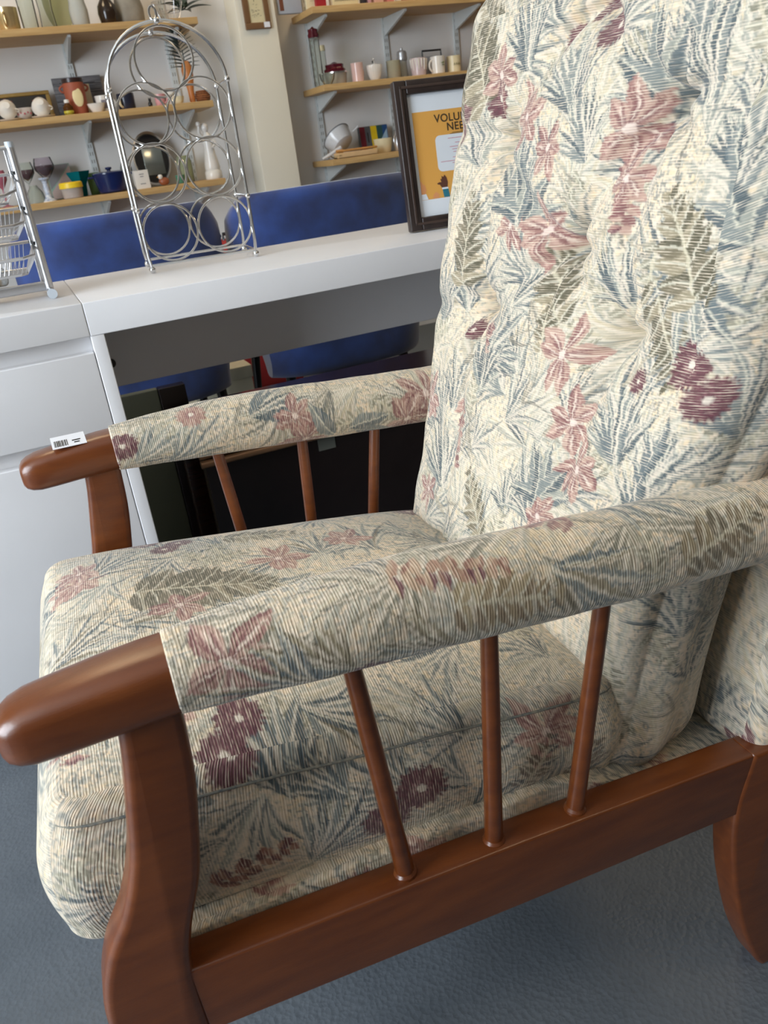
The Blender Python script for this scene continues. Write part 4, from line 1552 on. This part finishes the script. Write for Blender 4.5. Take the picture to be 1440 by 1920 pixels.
handle(v, .021, .012, .036, col((218, 160, 164), .25), .012, -.6, .0026)
v = vessel('cup', 'white flared cup with a brown rim beside the small pink cup', 'cup', 322, 195, 3.80, B_, [(.017, 0), (.02, .004), (.028, .04), (.031, .06)], M['ceramic'])
MB().lathe([(.0305, .0585), (.0322, .0605), (.0305, .0625)], seg=28, caps=False).build('rim_band', col((150, 112, 70), .3), v)
handle(v, .027, .016, .046, M['ceramic'], .014, -.4, .003)
v = vessel('bowl', 'little cream bowl at the right of the white cups', 'bowl', 336, 194, 3.745, B_, [(.010, 0), (.014, .003), (.022, .016), (.025, .028)], M['cream'])
# orange vase with big dark leaf
v = vessel('vase', 'slim orange wooden vase near the right end of the middle shelf', 'vase', 362, 191, 3.80, B_, [(.013, 0), (.012, .01), (.013, .05), (.021, .095), (.024, .125), (.019, .145), (.013, .158)], col((196, 124, 66), .4))
pl = put('palm_leaf', 'dark green notched palm leaf standing in the orange vase', 'plant', 362, 191, 3.80, B_)
p_v = MB().tube([(0, 0, .02), (0, .002, .12), (-.004, .004, .2)], .002, 6).build('stem', M['leafd'], pl)
for k in range(13):
    f = k / 12
    for s in (-1, 1):
        o = leaf_mesh(.072 * (1 - .5 * abs(f - .3)), .015, .15).build('leaflet', M['leafd'], pl)
        o.location = (-.004 - .012 * f, .004, .135 + .135 * f)
        o.rotation_euler = (PI / 2 - .15, 0, s * (-1.25 + .6 * f))
        o.rotation_euler = Matrix.Rotation(s * (1.25 - .75 * f), 3, 'Y').to_4x4().to_3x3().to_euler() if False else o.rotation_euler
        q = Vector((s * math.sin(1.35 - .8 * f), -.12, math.cos(1.35 - .8 * f))).to_track_quat('Y', 'Z')
        o.rotation_euler = q.to_euler()
e = put('basket', 'small round brown wicker basket at the right end of middle shelf', 'basket', 382, 190, 3.80, B_)
WK = mat('wicker', (150, 92, 50), .7, nscale=120, rgb2=(104, 60, 34))
for k in range(6):
    r = .024 + .005 * math.sin(PI * k / 5)
    MB().tube([(r * math.cos(2 * PI * j / 24), r * math.sin(2 * PI * j / 24), .004 + .0075 * k) for j in range(24)], .0042, 6, closed=True).build('coil', WK, e)
MB().lathe([(0, 0), (.024, 0), (.024, .004), (0, .004)], seg=24).build('base', WK, e)
# --- bottom left shelf
Z = D_


def goblet(label, px, py, Y, h, r, m, mfoot, wine=None):
    e = put('wine_glass', label, 'glass', px, py, Y, Z, 0, 'stemmed glasses on the bottom shelf')
    b = h * .48
    MB().lathe([(.003, b), (r * .55, b + .12 * h), (r * .95, b + .25 * h), (r, b + .34 * h), (r * .82, h), (r * .78, h), (r * .95, b + .34 * h), (r * .9, b + .25 * h), (r * .5, b + .13 * h), (0, b + .01)], seg=26).build('bowl', m, e)
    MB().lathe([(0, 0), (r * .85, 0), (r * .8, .003), (.006, .007), (.0035, .02), (.0035, b), (0, b + .004)], seg=22).build('stem', mfoot, e)
    if wine:
        MB().lathe([(.002, b + .012), (r * .48, b + .13 * h), (r * .9, b + .25 * h), (r * .95, b + .34 * h), (0, b + .35 * h)], seg=26).build('tinted_base', wine, e)
    return e


goblet('pink stemmed glass at the far left of the bottom shelf', 15, 388, 3.77, .135, .027, tint((226, 150, 170), .55), tint((226, 160, 176), .6))
goblet('wine glass with smaller purple tinted bowl beside the basket stand', 66, 386, 3.86, .155, .034, M['glass'], M['glass'], tint((110, 26, 62), .55))
goblet('large wine glass with deep purple bowl behind the candle holder', 100, 378, 3.84, .165, .040, tint((244, 240, 244), .95), M['glass'], tint((88, 18, 50), .5))
v = vessel('glass_bowl', 'clear pressed glass bowl upside down near the purple glasses', 'bowl', 72, 385, 3.76, Z, [(.038, 0), (.036, .012), (.030, .04), (.018, .058), (.014, .066)], tint((224, 228, 222), .72), seg=12)
e = put('candlestick', 'blue and white china candlestick on bottom shelf', 'candlestick', 95, 382, 3.745, Z)
CH = mat('blue_white_china', (226, 230, 234), .2, nscale=90, rgb2=(126, 146, 182))
MB().lathe([(0, 0), (.025, 0), (.026, .004), (.016, .012), (.010, .03), (.013, .05), (.010, .066), (.013, .078), (.021, .084), (.022, .09), (.012, .09), (.011, .08), (0, .078)], seg=26).build('column', CH, e)
MB().lathe([(0, -.0005), (.029, -.0005), (.029, .003), (0, .003)], seg=26).build('saucer', M['ceramic'], e)
e = put('gift_box', 'green and pink square box with a looped emblem leaning behind yellow lid', 'box', 118, 352, 3.925, Z, rot=(math.radians(-7), 0, 0))
MB().box(-.048, .048, -.012, .012, 0, .135, .001).build('body', col((156, 188, 170), .5), e)
MB().add([(.047, -.0125, .128), (.047, -.0125, .002), (-.047, -.0125, .002), (-.047, -.0125, .03)], [(0, 1, 2, 3)]).build('pink_panel', col((214, 190, 182), .5), e, smooth=False)
MB().add([(-.047, -.0124, .133), (.047, -.0124, .133), (-.01, -.0124, .072), (-.047, -.0124, .04)], [(0, 1, 2, 3)]).build('grey_panel', col((150, 150, 152), .5), e, smooth=False)
for k in range(3):
    MB().tube([(.012 * k + .006 + .011 * math.cos(2 * PI * j / 20), -.0132, .05 + .018 * math.sin(2 * PI * j / 20)) for j in range(20)], .0008, 5, closed=True).build('emblem_loop', col((186, 158, 156), .5), e)
e = put('food_tub', 'clear plastic tub with a bright yellow lid on bottom shelf', 'tub', 139, 372, 3.75, Z)
MB().lathe(wall_prof([(.036, 0), (.039, .003), (.0435, .046)], .0015), seg=32).build('tub', tint((226, 214, 206), .45), e)
MB().lathe([(0, .062), (.04, .062), (.0455, .058), (.0465, .040), (.0455, .039), (0, .046)], seg=32).build('lid', col((250, 212, 44), .4), e)
v = vessel('vase', 'square flared teal glass vase beside the blue casserole', 'vase', 157, 368, 3.86, Z, [(.018, 0), (.0195, .006), (.0235, .045), (.046, .092), (.047, .098)], tint((20, 138, 146), .45), seg=4)
v = vessel('glass_jar', 'pale green glass tumbler squeezed between teal vase and blue casserole', 'glass', 182, 366, 3.92, Z, [(.02, 0), (.022, .004), (.026, .08), (.027, .086)], tint((178, 206, 146), .6))
e = put('casserole', 'dark blue enamel casserole with side handle on the bottom shelf', 'pot', 214, 362, 3.785, Z)
NV = col((26, 38, 84), .18)
MB().lathe(wall_prof([(.048, 0), (.056, .006), (.068, .055), (.070, .078)], .004), seg=36).build('body', NV, e)
MB().lathe([(0, .084), (.055, .083), (.072, .079), (.0725, .074), (.069, .073), (0, .077)], seg=36).build('lid', NV, e)
MB().box(-.092, -.064, -.02, .02, .062, .071, .004).build('side_handle', NV, e)
MB().box(.064, .092, -.02, .02, .062, .071, .004).build('side_handle', NV, e)
MB().lathe([(0, .1), (.012, .099), (.014, .093), (.007, .088), (.008, .083)], seg=20).build('lid_knob', NV, e)
e = vessel('bottle', 'tall clear glass bottle behind the white card box', 'bottle', 246, 358, 3.88, Z, [(.022, 0), (.024, .006), (.024, .09), (.012, .12), (.010, .15), (.012, .155)], M['glass'])
MB().lathe([(0, .172), (.012, .17), (.0125, .155), (0, .154)], seg=18).build('stopper', M['glass'], e)
e = put('picture_tray', 'oval black and silver tray leaning upright on the bottom shelf', 'tray', 296, 346, 3.90, Z + .001, rot=(math.radians(-8), 0, math.radians(2)))
MB().lathe([(0, 0), (.100, 0), (.104, .003), (.104, .009), (.096, .009), (.092, .004), (0, .004)], (0, 0, .112), 44, sx=.77, sy=1.05, axis=(0, -1, 0)).build('rim', M['chrome'], e)
MB().lathe([(0, .0045), (.0915, .0045), (.0915, .0058), (0, .0058)], (0, 0, .112), 44, sx=.77, sy=1.05, axis=(0, -1, 0)).build('black_field', M['black'], e)
GR = mat('reflective_tray_centre', (176, 180, 172), .12, metal=.8, noise=.1)
MB().box(-.036, .048, -.0075, -.0056, .045, .165, .0008).build('silver_centre', GR, e)
e = put('card_box', 'small white cardboard box with grey lettering before the oval tray', 'box', 269, 355, 3.76, Z, .12)
MB().box(-.030, .030, -.018, .018, 0, .072, .001).build('body', M['ceramic'], e)
for z, w in ((.055, .02), (.046, .014), (.018, .022)):
    MB().box(-w / 2, w / 2, -.0186, -.0178, z, z + .003).build('printed_line', col((120, 120, 124), .6), e, smooth=False)
e = put('figurine', 'small brown and white bird figurine at the foot of the oval tray', 'figurine', 310, 349, 3.765, Z)
MB().ball((0, 0, .018), .018, 14, (1.25, .8, .95)).build('body', col((150, 84, 52), .4), e)
MB().ball((-.014, -.006, .037), .0105, 12).build('head', M['ceramic'], e)
MB().lathe([(.003, 0), (.0002, .008)], (-.023, -.008, .037), 8, axis=(-1, -.2, 0)).build('beak', col((210, 150, 60), .4), e)
v = vessel('tealight_holder', 'little mint green glass tealight holder beside the bird figurine', 'candle holder', 340, 345, 3.80, Z, [(.015, 0), (.017, .003), (.019, .03), (.02, .034)], tint((126, 190, 160), .5))
v = vessel('glass_jar', 'pale olive glass storage jar behind the white figurine', 'jar', 352, 343, 3.86, Z, [(.032, 0), (.034, .005), (.034, .085), (.026, .1), (.027, .108)], tint((214, 216, 178), .62))
e = put('statuette', 'tall white porcelain figure at the right end of the bottom shelf', 'statuette', 402, 333, 3.80, Z)
POR = M['ceramic']
MB().lathe([(0, 0), (.034, 0), (.037, .006), (.036, .03), (.031, .036), (.033, .045), (.030, .07), (.024, .1), (.021, .13), (.024, .155), (.019, .175), (.009, .186), (.008, .19), (0, .192)], seg=26).build('robed_body', POR, e)
MB().ball((-.003, -.003, .204), .0175, 16, (.9, .95, 1.1)).build('head', POR, e)
MB().tube([(-.018, -.004, .168), (-.034, -.012, .186), (-.030, -.014, .214)], .006, 10, radii=[.008, .0065, .005]).build('raised_arm', POR, e)
MB().ball((-.030, -.014, .22), .0105, 12).build('hand_bundle', POR, e)
MB().tube([(.018, -.004, .166), (.028, -.018, .14), (.012, -.026, .125)], .006, 10, radii=[.008, .0065, .005]).build('lowered_arm', POR, e)

# --- top right shelf
Z = RZS[0]
e = put('plastic_wallet', 'grey plastic document case sticking out left of the top right shelf', 'document case', 546, 38, 3.86, Z - .01, rot=(0, 0, .02))
MB().box(-.055, .055, -.012, .012, -.012, .2, .004).build('case', col((184, 188, 196), .4), e)
MB().box(-.048, -.030, -.0135, -.0115, .0, .05, .001).build('brown_sticker', col((120, 70, 48), .5), e)
e.location.z = Z + .0125
e.location.x = max(e.location.x, 1.3565)
e = put('picture_plaque', 'cream framed plaque standing at the left of the top right shelf', 'plaque', 568, 30, 3.775, Z)
e.location.x = 1.452
MB().box(-.040, .040, -.006, .006, 0, .15, .002).build('board', M['cream'], e)
for z in (.03, .045, .06):
    MB().box(-.022, .02, -.0068, -.0055, z, z + .0012).build('script_line', col((160, 140, 96), .6), e, smooth=False)
for i, (px, wd, hh, rgb, lab, nm, ct) in enumerate((
        (601, .046, .10, (164, 36, 44), 'red gift box between two cream plaques on the top right shelf', 'gift_box', 'box'),
        (646, .120, .085, (228, 214, 170), 'wide cream plaque with handwritten style lines on top right shelf', 'plaque', 'plaque'),
        (682, .014, .12, (46, 40, 48), 'thin black boxed book beside the wide cream plaque', 'book', 'book'),
        (691, .016, .12, (196, 150, 156), 'thin lilac pink book next to the black one', 'book', 'book'),
        (708, .044, .09, (214, 168, 148), 'peach coloured small box on the top right shelf', 'gift_box', 'box'),
        (730, .034, .09, (206, 124, 116), 'coral pink small box right of the peach one', 'gift_box', 'box'),
        (746, .012, .05, (232, 228, 226), 'tiny white pot next to the coral pink box', 'pot', 'pot'),
        (764, .040, .09, (176, 96, 84), 'brick red box right of the tiny white pot', 'gift_box', 'box'),
        (794, .055, .08, (196, 154, 104), 'tan wooden box furthest right on the top right shelf', 'wooden_box', 'box'))):
    p = at(px, 20 - (px - 600) * .06, 3.77)
    e = thing(nm, lab, ct, (p.x, 3.77, Z), 0, None)
    if nm == 'pot':
        MB().lathe(wall_prof([(.006, 0), (.0085, .003), (.0095, .03), (.0085, .034)], .001), seg=18).build('body', M['ceramic'], e)
        MB().lathe([(0, .045), (.004, .044), (.0095, .035), (0, .033)], seg=18).build('lid', M['ceramic'], e)
    else:
        MB().box(-wd / 2, wd / 2, -.02, .02, 0, hh, .0015).build('body', col(rgb, .5), e)
        if ct == 'box':
            MB().box(-wd / 2 - .001, wd / 2 + .001, -.021, .021, hh - .02, hh + .002, .001).build('lid', col(rgb, .45), e)
        elif ct == 'book':
            MB().box(-wd / 2 + .001, wd / 2 - .001, -.018, .0205, .002, hh + .0005).build('pages', M['paper'], e, smooth=False)
        else:
            for k in range(11):
                x0 = -.05 + k * .009
                MB().tube([(x0, -.0205, .02), (x0 + .002, -.0205, .028 + .006 * (k % 3)), (x0 + .005, -.0205, .02), (x0 + .007, -.0205, .024)], .0008, 5).build('script_stroke', col((104, 92, 66), .6), e)
# --- middle right shelf
Z = RZS[1]
MR = col((86, 20, 34), .2)


def star_lid(e, r, z, h):
    rings = []
    for rr, zz in ((r * 1.02, z), (r * 1.1, z + h * .25), (r * .9, z + h * .45), (r * .95, z + h * .75), (r * .4, z + h * .85), (r * .12, z + h)):
        rings.append([((rr * (1 + .09 * math.cos(6 * a))) * math.cos(a), (rr * (1 + .09 * math.cos(6 * a))) * math.sin(a), zz) for a in [2 * PI * k / 36 for k in range(36)]])
    return MB().loft(rings).build('lid', MR, e)


e = vessel('storage_jar', 'tall narrow glass spaghetti jar with a maroon star lid', 'jar', 600, 162, 3.78, Z, [(.020, 0), (.0215, .004), (.0215, .19)], M['glass'])
star_lid(e, .022, .188, .042)
e = vessel('test_tube_jar', 'thin glass tube with a cream stopper behind the tall maroon lidded jar', 'jar', 612, 158, 3.87, Z, [(.012, 0), (.013, .004), (.013, .15)], M['glass'])
MB().lathe([(0, .168), (.013, .167), (.0145, .146), (0, .145)], seg=18).build('stopper', M['cream'], e)
v = vessel('glass_bowl', 'small clear glass bowl at the left end of the mug shelf', 'bowl', 594, 164, 3.735, Z, [(.014, 0), (.018, .004), (.030, .022), (.035, .045)], M['glass'])
v.location.x = 1.452
e = vessel('casserole', 'round clear glass casserole with dark maroon scalloped lid', 'dish', 631, 158, 3.80, Z, [(.042, 0), (.047, .005), (.051, .04), (.052, .047)], tint((226, 220, 210), .6))
MB().lathe([(.044, .046), (.054, .046), (.054, .051), (.044, .052)], seg=30, caps=False).build('chrome_band', M['chrome'], e)
star_lid(e, .043, .051, .04)
v = vessel('mug', 'shiny pale pink straight mug right of the maroon casserole', 'mug', 672, 153, 3.78, Z, [(.024, 0), (.0265, .003), (.027, .07), (.0275, .078)], col((224, 190, 182), .15))
handle(v, .027, .018, .06, col((224, 190, 182), .15), .018, .5, .004)
v = vessel('mug', 'ribbed white footed mug with a dark stripe handle at the back', 'mug', 704, 150, 3.78, Z, [(.017, 0), (.018, .005), (.027, .022), (.0345, .052), (.035, .064)], M['ceramic'])
for k in range(20):
    a = 2 * PI * k / 20
    MB().tube([((r + .0003) * math.cos(a), (r + .0003) * math.sin(a), z) for r, z in ((.019, .006), (.027, .022), (.0345, .052), (.035, .062))], .0011, 5).build('rib', M['ceramic'], v)
handle(v, .0, .05, .088, M['ceramic'], .016, 1.0, .0032, 'loop_handle')
MB().ball((.006, .02, .078), .006, 10).build('dark_knob', M['black'], v)
e = vessel('candle_jar', 'glass candle jar with orange wax at the base', 'candle', 740, 148, 3.80, Z, [(.030, 0), (.032, .004), (.032, .07), (.033, .075)], tint((222, 218, 196), .6))
MB().lathe([(0, .004), (.029, .004), (.029, .028), (0, .028)], seg=26).build('wax', col((206, 112, 56), .4), e)
e = put('pepper_mill', 'silver topped grinder standing behind the orange candle jar', 'grinder', 757, 146, 3.85, Z)
MB().lathe([(0, 0), (.022, 0), (.023, .01), (.020, .06), (.021, .075), (.0, .078)], seg=24).build('body', tint((214, 218, 214), .4), e)
MB().lathe([(.021, .076), (.024, .078), (.0255, .088), (.023, .094), (.0245, .104), (.021, .114), (.007, .118), (.006, .128), (0, .130)], seg=24).build('top', M['satin'], e)
v = vessel('mug', 'lilac glazed mug with white drips on the shelf of mugs', 'mug', 786, 142, 3.78, Z, [(.030, 0), (.033, .003), (.038, .06), (.038, .074)], col((206, 188, 190), .2))
for k in range(9):
    a = -PI + k * PI / 8
    MB().tube([((r + .0004) * math.cos(a), (r + .0004) * math.sin(a), z) for r, z in ((.0378, .07), (.0372, .055), (.0353, .035 - .01 * (k % 2)))], .0042, 7, radii=[.005, .0042, .002]).build('drip', M['ceramic'], v)
v = vessel('mug', 'white mug with a green leafy motto print and handle on the left', 'mug', 822, 138, 3.765, Z, [(.028, 0), (.031, .003), (.034, .06), (.0345, .073)], M['ceramic'])
handle(v, .034, .014, .058, M['ceramic'], .018, PI + .2, .0042)
GP = col((112, 132, 66), .5)
for k, (dx, dz, w) in enumerate(((0, .042, .016), (.004, .034, .012), (.012, .045, .007), (.014, .033, .008))):
    a = -PI / 2 + .25 + dx * 16
    MB().box(-w / 2, w / 2, -.0006, .0006, 0, .0035).build('green_print', GP, v, smooth=False, loc=(.0345 * math.cos(a), .0345 * math.sin(a), dz), rot=(0, 0, a + PI / 2))
e = put('wire_carrier', 'black handled clear carrier box behind the mugs', 'carrier', 812, 136, 3.90, Z)
MB().box(-.05, .05, -.04, .04, 0, .085, .006).build('box', tint((214, 214, 216), .55), e)
MB().tube([(-.05, 0, .084), (-.05, 0, .112), (.05, 0, .112), (.05, 0, .084)], .0042, 8).build('handle', M['black'], e)
v = vessel('mug', 'cream mug with green and brown lettering next to the chair back', 'mug', 852, 134, 3.78, Z, [(.028, 0), (.031, .003), (.032, .06), (.033, .07)], M['cream'])
for k in range(4):
    a = -PI / 2 - .5 + .3 * k
    MB().tube([(.0325 * math.cos(a), .0325 * math.sin(a), .03), (.0328 * math.cos(a + .1), .0328 * math.sin(a + .1), .04), (.0325 * math.cos(a + .16), .0325 * math.sin(a + .16), .032)], .0012, 5).build('lettering_mark', col((92, 92, 52), .5), v)
handle(v, .032, .02, .056, M['cream'], .016, .6, .004)
# --- bottom right shelf
Z = RZS[2]
EN = col((222, 224, 226), .18)
e = put('frying_pan', 'white enamel pan tipped up with a long handle on bottom right shelf', 'pan', 648, 292, 3.83, Z + .001)
body = MB().lathe(wall_prof([(.040, 0), (.052, .006), (.066, .04), (.070, .058)], .002), seg=36).build('bowl', EN, e)
body.rotation_euler = (math.radians(-38), math.radians(-24), 0)
body.location = (0.004, .012, .052)
MB().tube([(.071 * math.cos(2 * PI * k / 36), .071 * math.sin(2 * PI * k / 36), .0585) for k in range(36)], .0021, 6, closed=True).build('rim', col((120, 124, 128), .3), body)
MB().tube([(-.03, -.03, .045), (-.085, -.03, .022), (-.125, -.026, .006)], .006, 10, radii=[.009, .0075, .006]).build('long_handle', EN, e)
MB().tube([(.055, .01, .105), (.082, .005, .125)], .005, 8).build('helper_handle', EN, e)
e = put('game_box', 'striped box in maroon grey yellow and green behind the cream bowl', 'box', 704, 280, 3.925, Z, rot=(math.radians(-6), 0, 0))
MB().box(-.074, .074, -.012, .012, 0, .122, .0015).build('box', col((60, 62, 64), .4), e)
for x0, x1, rgb in ((-.073, -.046, (110, 28, 40)), (-.046, -.016, (92, 94, 96)), (-.016, .016, (240, 204, 32)), (.016, .046, (52, 88, 84)), (.046, .073, (44, 84, 136))):
    MB().box(x0, x1, -.0128, -.0118, .001, .121).build('stripe', col(rgb, .4), e, smooth=False)
MB().box(-.035, -.030, -.0134, -.0126, .05, .095).build('dark_mark', M['ink'], e, smooth=False)
MB().add([(.035, -.0134, .06), (.07, -.0134, .06), (.07, -.0134, .105)], [(0, 1, 2)]).build('light_shape', col((168, 196, 214), .4), e, smooth=False)
e = vessel('bowl', 'cream round bowl on the wooden tray beside the striped box', 'bowl', 720, 285, 3.80, Z, [(.030, 0), (.034, .004), (.042, .04), (.045, .062)], M['cream'])
e.location.z = Z
e = put('bread_tray', 'long pale wooden tray with a brown board on the bottom right shelf', 'tray', 668, 300, 3.735, Z)
PWD = col((222, 186, 138), .5)
MB().box(-.098, .098, -.030, .022, .0, .006, .002).build('floor', PWD, e)
for a in ((-.098, .098, -.030, -.024), (-.098, .098, .016, .022)):
    MB().box(a[0], a[1], a[2], a[3], .0, .024, .002).build('side_wall', PWD, e)
for a in ((-.098, -.092), (.092, .098)):
    MB().box(a[0], a[1], -.024, .016, .0, .024, .002).build('end_wall', PWD, e)
e = put('rolling_board', 'brown wooden paddle board lying across the pale tray', 'board', 672, 300, 3.735, Z)
OB = col((196, 142, 78), .5)
MB().box(-.075, .095, -.020, .013, .0265, .036, .004).build('blade', OB, e)
MB().tube([(-.072, -.004, .031), (-.105, -.004, .031)], .0075, 10).build('grip', OB, e)
e = vessel('milk_jug', 'small silver jug half hidden by the poster frame', 'jug', 750, 292, 3.77, Z, [(.018, 0), (.022, .006), (.026, .035), (.016, .062), (.018, .085)], M['satin'])
handle(e, .022, .02, .07, M['satin'], .016, PI + .5, .003)
e = put('dish', 'clear glass serving dish at the left end under the white pan', 'dish', 612, 306, 3.735, Z)
e.location.x = 1.452
MB().lathe(wall_prof([(.014, 0), (.018, .003), (.030, .01), (.034, .016)], .002), seg=28).build('body', M['glass'], e)
# --- picture on the pillar
e = put('framed_sketch', 'small brown framed sketch with a price sticker hung on the pillar', 'picture frame', 478, 55, PY - .008, 1.3)
p = at(478, 20, PY - .008)
p0 = at(480, 56, PY - .008)
e.location = (p.x + .005, PY - .008, p0.z + .002)
BRN = col((122, 88, 56), .5)
for a in ((-.056, .056, 0, .024), (-.056, .056, .166, .19), (-.056, -.032, .024, .166), (.034, .056, .024, .166)):
    MB().box(a[0], a[1], -.006, .0075, a[2], a[3], .002).build('frame_side', BRN, e)
MB().box(-.033, .035, .0, .003, .023, .167).build('mount', col((220, 208, 168), .6), e, smooth=False)
rs = random.Random(9)
for k in range(16):
    x, z = rs.uniform(-.022, .018), rs.uniform(.045, .10)
    MB().tube([(x, -.0004, z), (x + rs.uniform(.004, .012), -.0004, z + rs.uniform(-.003, .004))], .0006, 5).build('pencil_stroke', col((112, 104, 84), .7), e)
MB().tube([(-.004, -.0004, .1), (-.003, -.0004, .15)], .0012, 5).build('pencil_stroke', col((112, 104, 84), .7), e)
MB().box(.024, .050, -.0068, -.0058, .004, .024).build('price_sticker', M['paper'], e, smooth=False)
